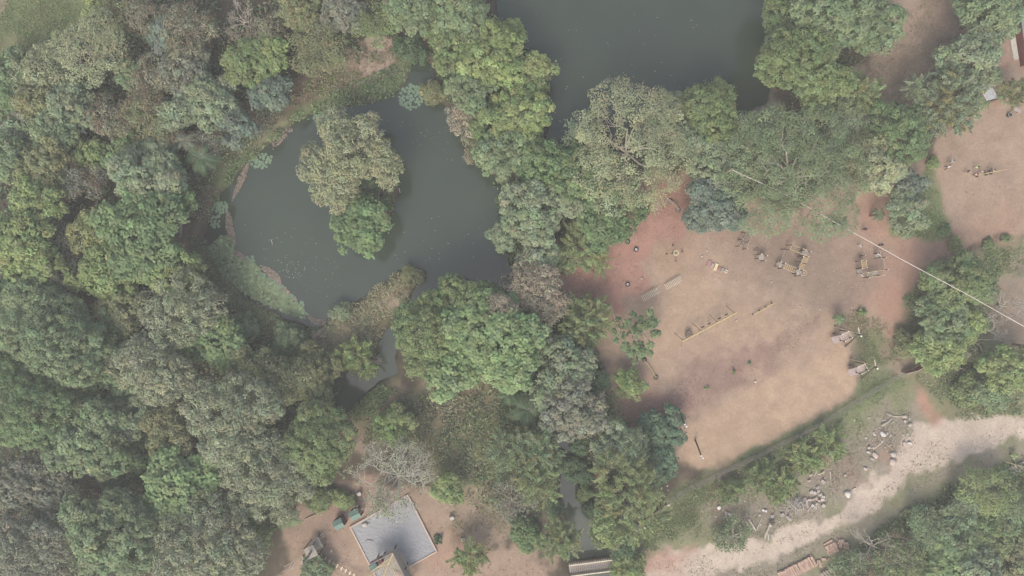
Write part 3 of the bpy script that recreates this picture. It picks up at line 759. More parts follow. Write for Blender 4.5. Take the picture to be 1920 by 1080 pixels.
TREE_ROWS = """
80 130 44 pod pale | straw coloured feathery tree on the edge of the dark green field
165 95 62 fine pale h=10 | largest straw coloured feathery tree beside the dark green field
175 28 24 round lime | small lime green tree beside the top of the dark green field
215 25 30 brown olive | thin twiggy olive tree right of the lime tree by the green field
270 30 38 brown brown | rusty brown tree at the top edge near the green field
312 62 32 round blue | blue green small crown between two rusty brown trees
350 62 52 brown brown | big rusty brown tree left of the bare grey tree
25 130 36 round mid | mid green tree at the left edge under the green field
18 178 30 round green | dark rounded tree at the left edge below the mid green one
95 165 30 brown olive | low olive tree under the straw coloured feathery trees
195 180 14 shrub bright | little bright green tree alone in a dark forest gap
245 135 26 round mid | fresh green tree right of the straw coloured feathery trees
285 150 40 brown brown | soft brown tree between the fresh green and dark olive trees
345 130 42 round grey | dark olive grey tree under the rusty brown crowns
395 190 44 round sage | sage green tree with a speckled top beside the pond bank shrubs
130 200 46 round sage | pale sage tree under the straw coloured feathery tree
95 245 42 round mid | broad mid green tree with a dead white twig on its top
60 215 28 round grey | grey green tree squeezed between two sage crowns at the left
205 225 38 brown brown | reddish brown bushy tree amid sage crowns
268 200 42 brown olive | olive and tan tree above the bright crowns near the pond
300 238 38 brown olive | mottled olive tree with tan tips beside the sage tree
20 258 32 round sage | sage crown cut by the left edge above the olive trees
238 258 24 round lime | small lime tree between mottled olive and reddish trees
165 290 28 round lime | lime green crown with a flat top above the grey tree
235 298 32 round bright | bright green crown beside the dark palm fronds
290 285 34 round sage | light sage crown left of the dark palm fronds
440 240 38 round blue dens=.7 | thin blue green tree with white twigs by the pond bank
380 275 30 brown grey | grey brown scrub tree above the pond's west bank
462 122 44 round moss | moss green tree with bright tips beside the bare grey tree
505 105 36 round lime | lime tipped tree between moss green crown and olive tree
505 175 34 round blue | blue grey tree leaning over the red bank patch
500 62 34 brown brown | half bare brown tree right of the bare grey tree
592 92 46 fine olive h=8 | feathery olive tree above the red bank patch
622 42 20 round sage | small pale sage crown above the feathery olive tree
560 18 40 round olive | olive tree with rusty leaves at the top edge
645 22 36 round grey | grey green tree at the top edge beside the pale sage crown
700 45 36 fine moss dens=.6 h=7 | thin moss green tree with yellow twigs north of the pond
770 18 46 round mid | green tree at the top edge north of the pond's inlet
770 92 30 shrub dark | dark green shrub mound at the head of the pond's inlet
870 28 50 round mid | rounded green tree at the top edge left of the lake
822 50 26 round moss | moss green crown left of the round tree near the lake
850 92 42 round moss | moss green tree beside the narrow inlet of the pond
925 108 56 round lime | big lime green tree between the pond and the lake
955 62 26 round lime | small lime crown at the lake's west shore
1000 130 34 round yellow | yellow green tree leaning over the lake's west shore
985 172 36 round moss | dark moss tree at the lake's west shore
880 172 44 round mid | mid green tree between the inlet and the big lime tree
815 175 26 shrub olive | olive shrub on the east side of the pond's inlet
975 218 52 round lime | lime tree with bare twigs at the lake's southwest corner
865 218 32 pod pink | dusty pink shrub tree on the pond's northeast bank
925 232 44 round moss | moss green tree between the pond and the lime lake tree
900 272 34 shrub brown | brown shrub on the pond's east bank
945 285 46 round mid | mid green tree on the narrow land between pond and lake
1180 275 108 fine pale h=13 | giant olive tree with pale forked branches at the lake's south shore
1095 250 34 fine sage h=8 | flat sage branches hanging over the lake beside the giant tree
1335 215 62 dense moss | moss green domed tree on the lake's south shore
1270 205 30 round sage | sage crown between the giant forked tree and the domed tree
1300 262 42 round sage | soft sage crown south of the domed moss green tree
1512 128 80 dense moss h=14 | largest dome tree east of the lake with yellow green tips
1475 70 44 round sage | greyish sage tree on the lake's east shore
1475 18 46 dense moss | moss green tree at the top edge on the lake's east shore
1560 35 66 round mid h=13 | wide green tree at the top edge beside the dry clearing
1642 48 42 round mid | green tree reaching into the dry clearing from the left
1605 172 46 plume plume h=7 | plumed tree with yellow stalks beside the dry clearing
1590 232 40 fine sage h=7 | feathery sage tree below the plumed tree by the clearing
1822 108 56 round sage | pale sage tree between dry clearing and grey hut roof
1768 192 62 plume sage | plumed grey green tree left of the grey hut roof
1690 245 58 dense green | dense round leaved tree at the corner of the second sand court
1855 22 56 round mid | green tree at the top right beside the maroon shed wall
1905 172 26 plume olive h=6 | olive plumed shrub at the right edge under the maroon shed
1497 325 118 fine mid h=12 | giant feathery tree above the climbing courses with the cable through it
1420 260 46 fine sage h=9 | feathery sage crown left of the giant feathery tree
1600 300 46 fine olive h=9 | olive feathery crown beside the tan round tree
1640 312 50 round pale | tan green rounded tree right of the giant feathery tree
1345 385 54 round blue h=6 | blue grey tree over the north edge of the playground
1345 305 46 dense sage | sage tree with knobbly top above the blue grey tree
1700 345 30 round blue h=4.5 | small blue green tree on the grass triangle
1700 396 36 round sage h=5 dens=.85 | blue green tree on the grass triangle by the sand court
1110 325 58 round green | dark green tree left of the giant forked tree
1020 310 56 round green | dark green tree at the lake's south tip
1050 372 42 round sage | sage tree above the yellow plumed tree
1000 395 56 round sage | big sage tree on the pond's east shore
945 440 26 round sage | small sage crown hanging over the pond's east shore
1090 470 50 plume plume h=5.5 | yellow plumed tree beside the four tyre stools
1130 425 42 round green h=7 | dark green crown right behind the yellow plumed tree
1178 392 46 plume green h=7 | dark plumed tree on the red earth under the giant tree
1010 480 40 round sage | sage tree north of the dusty pink tree
990 530 50 pod pink | dusty pink tree on the pond's southeast shore
1030 575 34 pod pink | smaller dusty pink tree beside the bright broad tree
885 570 62 dense moss h=9 | olive domed tree at the mouth of the narrow channel
800 625 72 dense moss h=10 | large olive domed tree along the narrow channel
930 628 92 broad bright h=12 | biggest bright broad leaved tree in the middle
850 700 50 broad bright h=9 | bright broad leaved crown reaching toward the dry bank
935 582 25 pod pink h=13 | faded pink crown on top of the bright broad tree
1095 612 52 plume plume h=6 | plumed tree with yellow stalks left of the sparse tree
1190 628 50 sparse green h=6 dens=.2 | sparse tree with open crown on the playground sand
1181 722 27 dense lime h=4 | round bright bush standing alone on the red earth
1065 680 46 round sage | sage crown left of the round bright bush
1075 765 56 round grey | grey pink tree above the wooden walkway
1030 740 40 round sage | sage crown between dark palm and grey pink tree
1116 712 23 round dark h=4 | dark crown at the playground's west edge
1240 808 40 round teal h=4 | dark teal bush beside the tall leaning pole
1168 838 50 dense sage h=8 | knobbly sage tree beside the wooden walkway
1235 868 36 round teal h=4 | teal bush below the knobbly sage tree
1176 924 80 plume plume h=10 | biggest plumed tree right of the creek
1135 985 38 round moss h=8 | moss green crown over the creek above the footbridge
1005 845 52 plume mid h=9 | plumed green tree left of the creek's upper end
1003 905 38 plume plume h=9 | yellow stalked plumed tree left of the creek
945 850 40 plume mid h=7 | loose plumed tree beside the overgrown clearing
1050 1015 36 plume plume h=7 | plumed tree on the left end of the footbridge
1162 1022 26 shrub dark | dark green shrub between footbridge and bamboo handrail
1180 1068 34 shrub lime | lime bush overhanging the right end of the footbridge
880 1045 30 plume lime h=4 | lime plumed sapling right of the gravel pad
840 918 26 round lime h=4.5 | lime bush right of the bare white tree
738 802 34 round lime h=4.5 | lime bush above the bare white tree
600 835 78 dense moss h=11 | moss green cauliflower shaped tree left of the bare white tree
505 900 74 pod silver h=11 | silver flecked tree left of the gravel pad
432 780 80 pod silver h=12 | silver flecked tree above the one by the gravel pad
580 702 52 dense olive h=6 | olive tree at the end of the narrow channel
530 715 44 pod olive | speckled olive tree left of the channel's end
665 665 38 plume lime h=4 | pale spiky bush on the channel bank
410 638 58 broad bright h=6 | bright broad leaved tree southwest of the lily pads
325 525 54 round lime h=8.5 | lime topped tree left of the lily pads
335 585 72 pod silver h=10 | silver flecked tree below the lime topped tree
280 690 74 pod silver h=11 | silver green tree left of the bright broad leaved tree
110 640 96 dense mid h=13 | widest mid green tree at the left side
55 765 92 dense green h=13 | widest blue tinged green tree at the left edge
165 820 74 round mid h=11 | mid green tree with dark gaps beneath it
330 905 66 broad bright h=10 | bright green tree in the lower left forest
315 810 44 pod olive | olive flecked tree above the bright one in lower left
200 1005 84 round mid h=12 | mid green tree at the bottom edge of the forest
390 1040 98 pod silver h=12 | largest silver flecked tree at the bottom edge
60 1030 74 pod grey h=11 | grey flecked tree in the bottom left corner
30 910 58 round grey h=9 | dull grey green tree at the lower left edge
480 1000 28 round lime h=4.5 | lime bush beside the palm left of the yard
590 1070 25 round mid h=2.5 | green bush in the yard beside the log steps
262 905 20 shrub brown h=3 | red brown bush in a gap of the lower left forest
40 455 68 round lime h=11 | biggest lime green tree at the left edge
70 375 46 round lime h=10 | lime tree just above the biggest lime one
22 300 40 round mid h=9 | mid green tree at the left edge above the lime trees
85 310 46 round olive h=9 | olive tree right of the mid green left edge tree
155 342 38 brown grey | grey twiggy tree left of the wide green tree
165 435 36 pod yellow h=9 | yellow tree with bare pinkish twigs in its middle
270 338 60 round sage h=10 | sage tree west of the pond with rusty spots
330 370 36 round green h=8 | green crown nearest to the two fallen trunks
262 435 74 broad green h=11 | dark green layered tree west of the pond
112 455 40 brown grey h=7 | grey brown tree between lime tree and yellow tree
195 515 58 round lime dens=.85 h=9 | lime tree with bare grey branches on its left
235 575 44 round olive h=8 | olive tree between the lime and silver flecked trees
62 555 52 round mid h=9 | mid green tree below the biggest lime tree
120 520 38 round grey h=7 | grey green crown below the grey brown tree
20 545 34 round dark h=7 | dark crown at the left edge under the lime trees
1795 528 52 round moss h=8 | moss green tree crossed by the white cable
1770 590 46 round mid h=7 | mid green tree below the cable
1765 652 46 round lime h=6 | lime tree at the end of the red gate
1842 550 24 round mid dens=.6 h=4 | small thin green tree right of the tree under the cable
1898 690 46 round lime h=7 | lime tree at the right edge under the bare branching tree
1868 732 34 round mid h=4 | moss green tree at the right edge above the pale track
1815 610 30 round lime h=5 | small lime tree left of the bare branching tree
1560 832 32 plume lime h=2.4 dens=.75 | feathery lime bush between fence and rubble
1512 862 36 plume lime h=2.4 dens=.75 | feathery lime bush in the middle of the fence row
1466 908 32 plume lime h=2.4 | feathery lime bush over the brush pile
1428 896 32 plume moss h=2.4 dens=.75 | feathery moss green bush below the wire fence
1374 918 26 plume moss h=2 dens=.7 | feathery moss bush near the white slab
1685 1056 60 brown moss h=4 | twiggy olive tree at the bottom right
1738 992 38 fine mid h=3.5 | mid green tree on the slope below the pale track
1792 1004 48 round mid h=4 | rounded green tree in the lower right thicket
1850 922 46 fine lime h=5 | lime tree beside the plank walkway at lower right
1808 955 32 fine sage h=3.5 | sage crown left of the lime tree by the walkway
1862 1012 48 round moss h=4 | grey green tree in the lower right corner thicket
1905 955 38 fine mid h=4 | green tree at the right edge below the plank walkway
1780 1055 46 broad bright h=4 | bright leafy mound at the bottom right
1895 1062 46 round olive h=4 | olive tree in the bottom right corner
1605 1078 38 fine mid h=3 | mid green crown below the stacked clay blocks
1838 1072 36 round sage h=6 | sage crown at the bottom edge right of the bright mound
652 284 69 pod pale h=9 | pale yellow green tree filling the island's north
604 315 42 pod pale h=7 | pale yellow green crown on the island's northwest
716 312 36 pod pale h=8 | pale yellow green crown on the island's northeast
632 355 40 pod pale h=7 | moss green crown on the island's west shore
680 428 46 broad green h=7 | rich green tree on the island's south end
215 700 44 round mid h=8 | mid green crown wedged between the widest tree and silver green tree
238 785 42 round sage h=8 | sage crown in the gap below the silver green tree
256 858 36 round green h=6 | green crown behind the red brown shrub
95 925 46 round grey h=7 | grey green crown above the bottom left corner trees
470 700 42 pod olive h=8 | olive flecked crown between bright broad tree and channel olive
460 865 38 brown olive h=7 | olive tan crown squeezed among three silver flecked trees
305 985 42 round sage h=8 | sage crown between bright green and silver flecked bottom trees
135 740 48 round moss h=9 | moss green crown between the two widest trees
190 620 36 round green h=8 | green crown right of the widest mid green tree
20 680 40 round mid h=10 | mid green crown at the left edge over the blue tinged tree
455 615 30 shrub sage | sage shrub between lily pads and bright broad tree
540 640 34 shrub mid | mid green shrub mound on the bank below the lily belt
1010 640 34 round mid h=6 | mid green crown right of the biggest bright broad leaved tree
335 210 34 round sage h=8 | sage crown between olive and tan tree and pond bank
60 190 30 round olive h=8 | olive crown left of the pale sage tree
"""
for row in TREE_ROWS.strip().splitlines():
    left, label = row.split(' | ')
    f = left.split()
    kw = {}
    for x in f[5:]:
        k, v = x.split('=')
        kw[k] = float(v)
    st = f[3]
    nm = 'shrub' if st == 'shrub' else 'tree'
    tree(float(f[0]), float(f[1]), float(f[2]), st, f[4], label, name=nm, cat=nm, group='trees and shrubs of the park', **kw)

bare_tree(740, 905, 92, 'pale leafless tree spreading over the corner of the gravel pad', 9.0, 501, leafy=('silver', .2), density=1.4, m='bark_white')
bare_tree(440, 28, 44, 'bare grey tree at the top edge among brown crowns', 8.0, 502)
bare_tree(1850, 640, 56, 'bare branching grey tree beside the lime trees at right', 6.0, 503)
bare_tree(1895, 575, 40, 'low bare grey scrub at the right edge on tan earth', 4.0, 504, density=.8)
bare_tree(1352, 175, 34, 'thin twiggy sapling leaning out over the lake', 7.0, 505, leafy=('sage', .5), density=.4)
bare_tree(1382, 1012, 34, 'thin leafy sapling with crossed stems beside the pale track', 4.0, 506, leafy=('mid', .4), density=.5)
bare_tree(960, 945, 46, 'thin grey twiggy tree left of the creek', 5.0, 507, leafy=('grey', .3), density=.6)
bare_tree(175, 492, 34, 'bare grey branches poking out of the lime forest crown', 11.0, 508, density=.9)
bare_tree(690, 682, 26, 'dead grey twigs sticking out over the narrow channel', 2.5, 509, density=.7)
bare_tree(795, 590, 24, 'fallen pale leafy branch at the tip of the channel', 1.8, 510, leafy=('sage', .5), density=.6)
bare_tree(660, 700, 10, 'small dead bush at the channel water edge', 1.5, 511, density=.5)
bare_tree(1660, 1040, 50, 'pale dead branches rising through the bottom right olive thicket', 8.0, 512, density=.4)

palm(535, 970, 34, 'large palm with arching fronds at the west of the yard', 4.5, 601, 15, 'green')
palm(375, 295, 42, 'dark grey green palm with long fronds above the west bank', 6.0, 602, 14, 'dark')
palm(990, 768, 46, 'dark palm in the shade below the bright broad tree', 5.5, 603, 16, 'dark')
palm(955, 740, 30, 'second dark palm in the shade left of the larger one', 4.0, 604, 12, 'dark')
palm(500, 775, 32, 'dark palm between speckled olive and cauliflower trees', 6.0, 605, 14, 'dark')
palm(15, 590, 34, 'dark grey palm at the left edge below dark crown', 6.0, 606, 14, 'dark')
palm(215, 915, 36, 'dark palm in the deep gap of lower left forest', 4.0, 607, 14, 'dark')
palm(1578, 418, 20, 'dark small palm where the cable leaves the giant tree', 2.6, 608, 13, 'dark')
palm(1647, 402, 17, 'small green palm standing alone west of the grass triangle', 2.4, 609, 11, 'dark')
palm(1884, 180, 18, 'small palm at the corner of the grey hut roof', 3.0, 610, 10, 'green')
palm(1846, 193, 16, 'small palm in front of the grey hut roof', 2.6, 611, 10, 'green')
palm(1575, 598, 15, 'small palm beside the upper zip line deck', 2.0, 612, 11, 'green')
palm(1254, 764, 13, 'tiny palm above the dark teal bush', 1.6, 613, 8, 'green')
palm(690, 350, 30, 'grey palm fronds in the middle of the island', 3.0, 614, 12, 'dark')
palm(1903, 855, 9, 'tiny yellow green palm above the plank walkway', 1.0, 615, 9, 'lime')
palm(345, 262, 26, 'blue grey palm between sage tree and west bank', 6.5, 616, 11, 'grey')
for i, (x, y, r, hu, lb) in enumerate([
        (1749, 306, 11, 'lime', 'little lime bush at the corner of the second sand court'), (1792, 457, 15, 'yellow', 'yellow leafed bush at the tip of the grass triangle'),
        (1772, 432, 13, 'green', 'small green bush near the tip of the grass triangle'), (1852, 458, 10, 'moss', 'small bush left of the walking person by the court path'),
        (1887, 446, 8, 'moss', 'small bush right of the walking person by the court path'), (1327, 728, 3.6, 'lime', 'tiny green weed on the mauve band by the sand pitch'),
        (1405, 680, 2.2, 'green', 'tiniest weed near the yellow ball'), (1376, 698, 2.8, 'moss', 'faint grey green weed left of the tiniest one'), (1614, 584, 10, 'lime', 'light green weed right of the deck palm'),
        (820, 1012, 8, 'dark', 'dark weed at the right corner of the gravel pad'), (640, 935, 22, 'lime', 'green shrub behind the concrete blocks in the yard'), (600, 932, 26, 'moss', 'moss shrub at the top of the yard'),
        (990, 1000, 34, 'green', 'low green scrub on the left creek bank'), (640, 585, 20, 'sage', 'grey reed shrub on the peninsula pond side'),
        (770, 515, 22, 'olive', 'reed shrub at the tip of the peninsula'), (1185, 990, 12, 'grey', 'grey weed beside the bamboo handrail'), (1640, 500 + 660, 20, 'green', 'green shrub beyond the bottom edge of the track'),
        (1825, 735, 34, 'moss', 'low moss scrub right of the pale track bend'), (1700, 640, 26, 'olive', 'low olive scrub left of the lime gate tree'), (1088, 885, 26, 'dark', 'dark creeper mound on the creek bank'),
        (1090, 835, 20, 'dark', 'dark scrub between creek and walkway'), (1060, 870, 22, 'dark', 'dark scrub at the upper bend of the creek'), (1095, 925, 17, 'moss', 'moss mound on the right creek bank below the bench'), (1042, 955, 20, 'mid', 'mid green mound on the left creek bank'), (1108, 955, 14, 'dark', 'small dark mound on the right creek bank')]):
    tree(x, y, r, 'shrub', hu, lb, name='shrub', cat='shrub', group='low bushes and weeds', dens=.45 if 'weed' in lb else 1, h=(.9 * r * S + .15))

# ------------------------------------------------------------------ ground cover nobody could count
def cover(name, regions, seed, m=None):
    """regions: (polygon, count, hues, height, half length, half width, upright)"""
    rng = np.random.RandomState(seed)
    VV, TT = [], []
    for poly, n, hues, hgt, a, b, upr in regions:
        p = sample(rng, poly, n)
        cl = fbm(p[:, 0] * S, p[:, 1] * S, 1.8, seed + 3)
        p = p[(cl + rng.normal(0, .5, len(p))) > -.35]
        ed = sdf(p[:, 0], p[:, 1], np.array(poly, float)) * S
        p = p[rng.rand(len(p)) < sstep(-.6, 2.4, ed + 1.2 * fbm(p[:, 0] * S, p[:, 1] * S, 2.1, seed + 40))]
        n = len(p)
        x, y = (p[:, 0] - 960) * S, (540 - p[:, 1]) * S
        z = np.maximum(ground_z(x, y), WATER_Z - .05)
        k = (fbm(x, y, 2.6, seed) * .5 + .5 + rng.normal(0, .25, n)) * len(hues)
        k = np.clip(k.astype(int), 0, len(hues) - 1)
        hh = np.array([HUE[q] if isinstance(q, str) else q for q in hues])[k]
        lift = hgt * rng.rand(n) * (1 + .6 * fbm(x, y, 1.6, seed + 9))
        c = np.stack([x, y, z + .04 + np.maximum(0, lift)], 1)
        nrm = rng.normal(0, .55, (n, 3)) + np.array([0, 0, 1 - upr])
        V = cards(rng, c, nrm, a * rng.uniform(.6, 1.4, n), b * rng.uniform(.7, 1.4, n), (unit(rng.normal(0, .6, (n, 3)) + [0, 0, upr]) if upr > .3 else None))
        VV.append(V); TT.append(1.12 * hh * np.exp(rng.normal(0, .2, (n, 1))))
    return kind(quads_object(name, np.concatenate(VV), np.concatenate(TT)), 'stuff')
dryc = (.27, .21, .15)
FOREST = [(-40, 110), (120, 90), (180, -30), (840, -30), (760, 110), (600, 140), (470, 190), (380, 300), (330, 420), (380, 540), (560, 640), (640, 720), (660, 800), (650, 900), (540, 960), (480, 1110), (-40, 1110)]
cover('undergrowth', [
    (FOREST, 42000, ['dark', 'dark', 'green', 'brown'], .9, .26, .15, 0.1),
    ([(800, 40), (900, 0), (1030, 130), (1030, 300), (1180, 330), (1060, 520), (1100, 600), (1160, 760), (1270, 860), (1240, 930), (1140, 1000), (1110, 900), (1060, 700), (960, 540), (920, 330), (850, 220), (790, 100)], 20000, ['dark', 'green', 'moss'], .7, .24, .14, .1),
    ([(1430, 0), (1640, 0), (1600, 180), (1640, 300), (1480, 400), (1300, 330), (1100, 320), (1180, 230), (1380, 220), (1470, 190)], 9000, ['green', 'moss', 'olive'], .6, .2, .12, .1),
    ([(680, 740), (1010, 700), (1050, 900), (1060, 1000), (1000, 1000), (900, 960), (830, 900), (780, 830), (690, 830)], 16000, ['green', 'olive', 'dark', 'brown'], .5, .2, .11, .2),
    ([(1560, 1060), (1660, 975), (1760, 915), (1880, 865), (1990, 830), (1990, 1120), (1500, 1120)], 26000, ['dark', 'green', 'moss', 'olive'], .7, .22, .12, .15),
    ([(1690, 560), (1740, 500), (1900, 440), (1920, 470), (1840, 620), (1860, 700), (1920, 740), (1920, 780), (1800, 790), (1740, 700)], 15000, ['green', 'moss', 'olive'], .35, .17, .09, .2)], 71)
cover('bank_plants', [
    ([(530, 190), (560, 140), (650, 120), (700, 145), (640, 175), (560, 205)], 3500, ['olive', 'moss', 'brown', dryc], .35, .17, .08, .3),
    ([(500, 260), (560, 205), (640, 165), (740, 120), (790, 75), (800, 105), (775, 110), (765, 145), (740, 180), (690, 195), (605, 208), (540, 245), (460, 310), (425, 350), (400, 390), (385, 380), (430, 300)], 16000, ['mid', 'moss', 'green', 'brown', 'dark'], .4, .17, .1, .1),
    ([(330, 240), (480, 185), (540, 215), (430, 320), (390, 420), (330, 420)], 9000, ['grey', 'sage', 'mid'], .35, .17, .08, .3),
    ([(385, 440), (395, 475), (425, 525), (475, 565), (560, 608), (596, 614), (582, 640), (595, 690), (560, 680), (440, 600), (370, 500), (350, 440)], 15000, ['sage', 'olive', 'mid', 'brown'], .35, .2, .06, .35),
    ([(640, 300), (735, 310), (740, 390), (705, 440), (640, 420)], 3500, ['dark', 'olive', 'brown'], .5, .2, .1, .2),
    ([(712, 375), (738, 360), (738, 400), (700, 440)], 1500, ['moss', 'green'], .6, .2, .1, .2),
    ([(650, 770), (685, 742), (715, 718), (745, 735), (700, 780), (660, 810)], 3500, ['green', 'moss', 'olive'], .5, .2, .1, .2)], 72)
cover('peninsula_grass', [
    ([(600, 610), (640, 578), (690, 545), (742, 508), (768, 493), (790, 508), (783, 535), (765, 570), (735, 603), (708, 640), (700, 680), (664, 694), (625, 700), (600, 655)], 19000, ['sage', 'pale', (.34, .33, .22), (.36, .30, .22), 'pale'], .35, .3, .045, .55),
    ([(590, 632), (650, 605), (672, 622), (640, 650), (600, 650)], 3600, [dryc, (.40, .32, .24)], .3, .3, .03, .6), ([(690, 580), (745, 535), (765, 540), (735, 575), (700, 590)], 3200, [dryc, (.40, .32, .24)], .3, .3, .03, .6)], 73)
cover('dry_grass', [
    ([(640, 140), (650, 100), (700, 75), (750, 80), (755, 115), (700, 140), (670, 150)], 3200, [dryc, 'brown'], .3, .22, .035, .6),
    ([(660, 830), (740, 715), (800, 770), (740, 830), (690, 850)], 4500, [dryc, 'pink', 'brown'], .35, .22, .04, .6),
    ([(1600, 200), (1620, 100), (1680, -20), (1830, -20), (1815, 60), (1740, 140), (1680, 220), (1620, 230)], 11000, [dryc, 'olive', dryc, 'brown'], .2, .18, .03, .6),
    ([(1330, 960), (1400, 920), (1500, 900), (1560, 870), (1660, 770), (1720, 770), (1720, 800), (1640, 880), (1540, 965), (1440, 1005), (1340, 1010)], 6500, ['olive', 'moss', dryc], .15, .14, .03, .5),
    ([(820, 940), (1000, 930), (1015, 1030), (850, 1020)], 3500, [dryc, 'brown', 'olive'], .2, .18, .04, .5),
    ([(1200, 1085), (1420, 1055), (1560, 990), (1740, 890), (1860, 850), (1860, 862), (1740, 915), (1600, 1010), (1440, 1100), (1200, 1110)], 5000, ['olive', dryc, 'brown', 'moss'], .16, .15, .035, .5)], 74)
cover('low_scrub', [([(1270, 925), (1400, 865), (1500, 820), (1610, 775), (1620, 800), (1560, 870), (1440, 925), (1330, 950)], 7000, ['moss', 'lime', 'olive', 'mid'], .55, .16, .06, .3),
    ([(1800, 790), (1700, 700), (1760, 690), (1920, 720), (1990, 760), (1900, 785)], 5000, ['moss', 'mid', 'olive'], .35, .16, .07, .3),
    ([(1500, 1100), (1660, 975), (1770, 905), (1890, 858), (1990, 830), (1990, 880), (1880, 900), (1780, 960), (1640, 1060), (1560, 1110)], 9000, ['moss', 'green', 'mid', 'olive'], .4, .17, .06, .3)], 76)
cover('lawn_grass', [
    ([(1190, 1000), (1240, 930), (1320, 885), (1480, 810), (1608, 738), (1606, 690), (1690, 690), (1700, 720), (1620, 775), (1350, 915), (1280, 1020), (1200, 1040)], 17000, ['moss', 'green', 'olive'], .22, .16, .035, .5),
    ([(1185, 1042), (1280, 1018), (1440, 1008), (1360, 960), (1340, 905), (1250, 950), (1195, 1000)], 7000, ['olive', 'moss', dryc, 'mid'], .18, .15, .03, .5),
    ([(1600, 780), (1690, 715), (1715, 730), (1715, 780), (1640, 830), (1590, 870), (1540, 880)], 3500, ['olive', 'moss', dryc], .15, .14, .03, .5),
    ([(1570, 590), (1610, 572), (1650, 590), (1690, 640), (1700, 690), (1612, 690), (1600, 640)], 8000, ['moss', 'olive', dryc, 'green'], .18, .15, .03, .5),
    ([(1722, 330), (1742, 302), (1757, 350), (1770, 400), (1790, 448), (1700, 448), (1675, 430)], 6000, ['green', 'moss', 'olive'], .25, .18, .04, .4),
    ([(-20, -20), (170, -20), (150, 40), (95, 85), (40, 105), (-20, 100)], 9000, ['moss', 'green', 'olive'], .15, .18, .04, .4),
    ([(1800, 472), (1920, 440), (1990, 430), (1990, 480), (1880, 540), (1830, 510)], 5000, ['moss', 'sage', 'olive'], .2, .16, .035, .4)], 75)

# fallen leaves and twigs on the bare earth
def litter(name, regions, seed):
    rng = np.random.RandomState(seed)
    VV, TT = [], []
    for poly, n, cols, a in regions:
        p = sample(rng, poly, n)
        x, y = (p[:, 0] - 960) * S, (540 - p[:, 1]) * S
        k = fbm(x, y, 4.0, seed + 5) + rng.normal(0, .5, len(x)) > 0
        x, y = x[k], y[k]
        n = len(x)
        c = np.stack([x, y, ground_z(x, y) + .05], 1)
        VV.append(cards(rng, c, rng.normal(0, .25, (n, 3)) + [0, 0, 1.], a * rng.uniform(.5, 1.6, n), a * .45 * rng.uniform(.6, 1.3, n)))
        TT.append(np.array(cols)[rng.randint(0, len(cols), n)] * np.exp(rng.normal(0, .25, (n, 1))))
    return kind(quads_object(name, np.concatenate(VV), np.concatenate(TT)), 'stuff')
lc = [(.16, .10, .07), (.22, .16, .11), (.10, .09, .06), (.33, .26, .2)]
litter('fallen_leaves', [([(1040, 500), (1110, 400), (1300, 340), (1310, 430), (1220, 460), (1210, 540), (1120, 610)], 2200, lc, .1),
    ([(1150, 740), (1290, 730), (1270, 850), (1200, 840)], 900, lc, .1), ([(1235, 760), (1300, 690), (1440, 645), (1560, 570), (1480, 660), (1330, 760)], 1300, lc, .09),
    ([(1300, 400), (1700, 420), (1700, 520), (1560, 560), (1300, 520)], 900, lc, .09), ([(540, 960), (680, 900), (850, 1000), (1020, 1040), (1020, 1080), (560, 1080)], 1800, lc, .1),
    ([(1180, 1060), (1440, 1020), (1640, 930), (1740, 830), (1920, 790), (1920, 830), (1740, 890), (1560, 990), (1300, 1080)], 1500, [(.16, .14, .09), (.24, .19, .14), (.12, .13, .07)], .1),
    ([(1760, 240), (1920, 200), (1920, 430), (1780, 460), (1750, 330)], 700, lc, .08), ([(1330, 950), (1560, 870), (1700, 770), (1720, 830), (1560, 970), (1350, 1010)], 2600, [(.4, .37, .32), (.2, .15, .11), (.3, .25, .19)], .11)], 91)

# floating lily pads: the large ones singly, the dense belt along the bank as one mass
def pad_mesh(name, rng):
    m = MB()
    n = 12
    vs = [(0, 0, .012)]
    for i in range(n + 1):
        a = .22 + (6.283 - .44) * i / n
        r = 1 + rng.uniform(-.06, .06)
        vs.append((r * math.cos(a), r * math.sin(a), .012 + rng.uniform(0, .03)))
    m.add(vs, [(0, i, i + 1) for i in range(1, n + 1)])
    me = bpy.data.meshes.new(name)
    me.from_pydata(m.v, [], m.f)
    me.materials.append(M['lily'])
    return me
M['lily'] = mat('lily_leaf', (.145, .22, .15), .5, .25, 1.3)
M['scum'] = mat('floating_weed', (.23, .17, .145), .9, .3, 2.0)
rng = np.random.RandomState(9)
pads = [pad_mesh('lily_pad', rng) for _ in range(6)]
def lily(poly, n, label, group, r0=.26):
    pts = []
    for p in sample(rng, poly, n * 14):
        if len(pts) >= n: break
        if all((p[0] - q[0]) ** 2 + (p[1] - q[1]) ** 2 > (r0 / S * 1.45) ** 2 for q in pts):
            pts.append(p)
    first = None
    for i, p in enumerate(pts):
        o = bpy.data.objects.new('lily_pad', pads[i % 6]) if first is None else first.copy()
        o.data = pads[i % 6]
        first = first or o
        w = W(p[0], p[1], WATER_Z)
        w[2] += .01 + .012 * (i % 7)
        o.location = w
        sc = r0 * rng.uniform(.75, 1.2)
        o.scale = (sc, sc, 1)
        o.rotation_euler = (0, 0, rng.uniform(0, 6.28))
        COL.objects.link(o)
        tag(o, label, 'lily pad', group)
circ = lambda cx, cy, rx, ry: [(cx + rx * math.cos(a * .5236), cy + ry * math.sin(a * .5236)) for a in range(12)]
lily(circ(771, 183, 24, 24), 62, 'round green lily pad in the raft by the pond inlet', 'lily pads of the inlet raft')
lily(circ(608, 219, 22, 18), 40, 'round green lily pad in the raft above the island trees', 'lily pads of the raft above the island')
lily(circ(405, 415, 10, 12), 12, 'lily pad in the small muddy cove on the west bank', 'lily pads of the muddy cove')
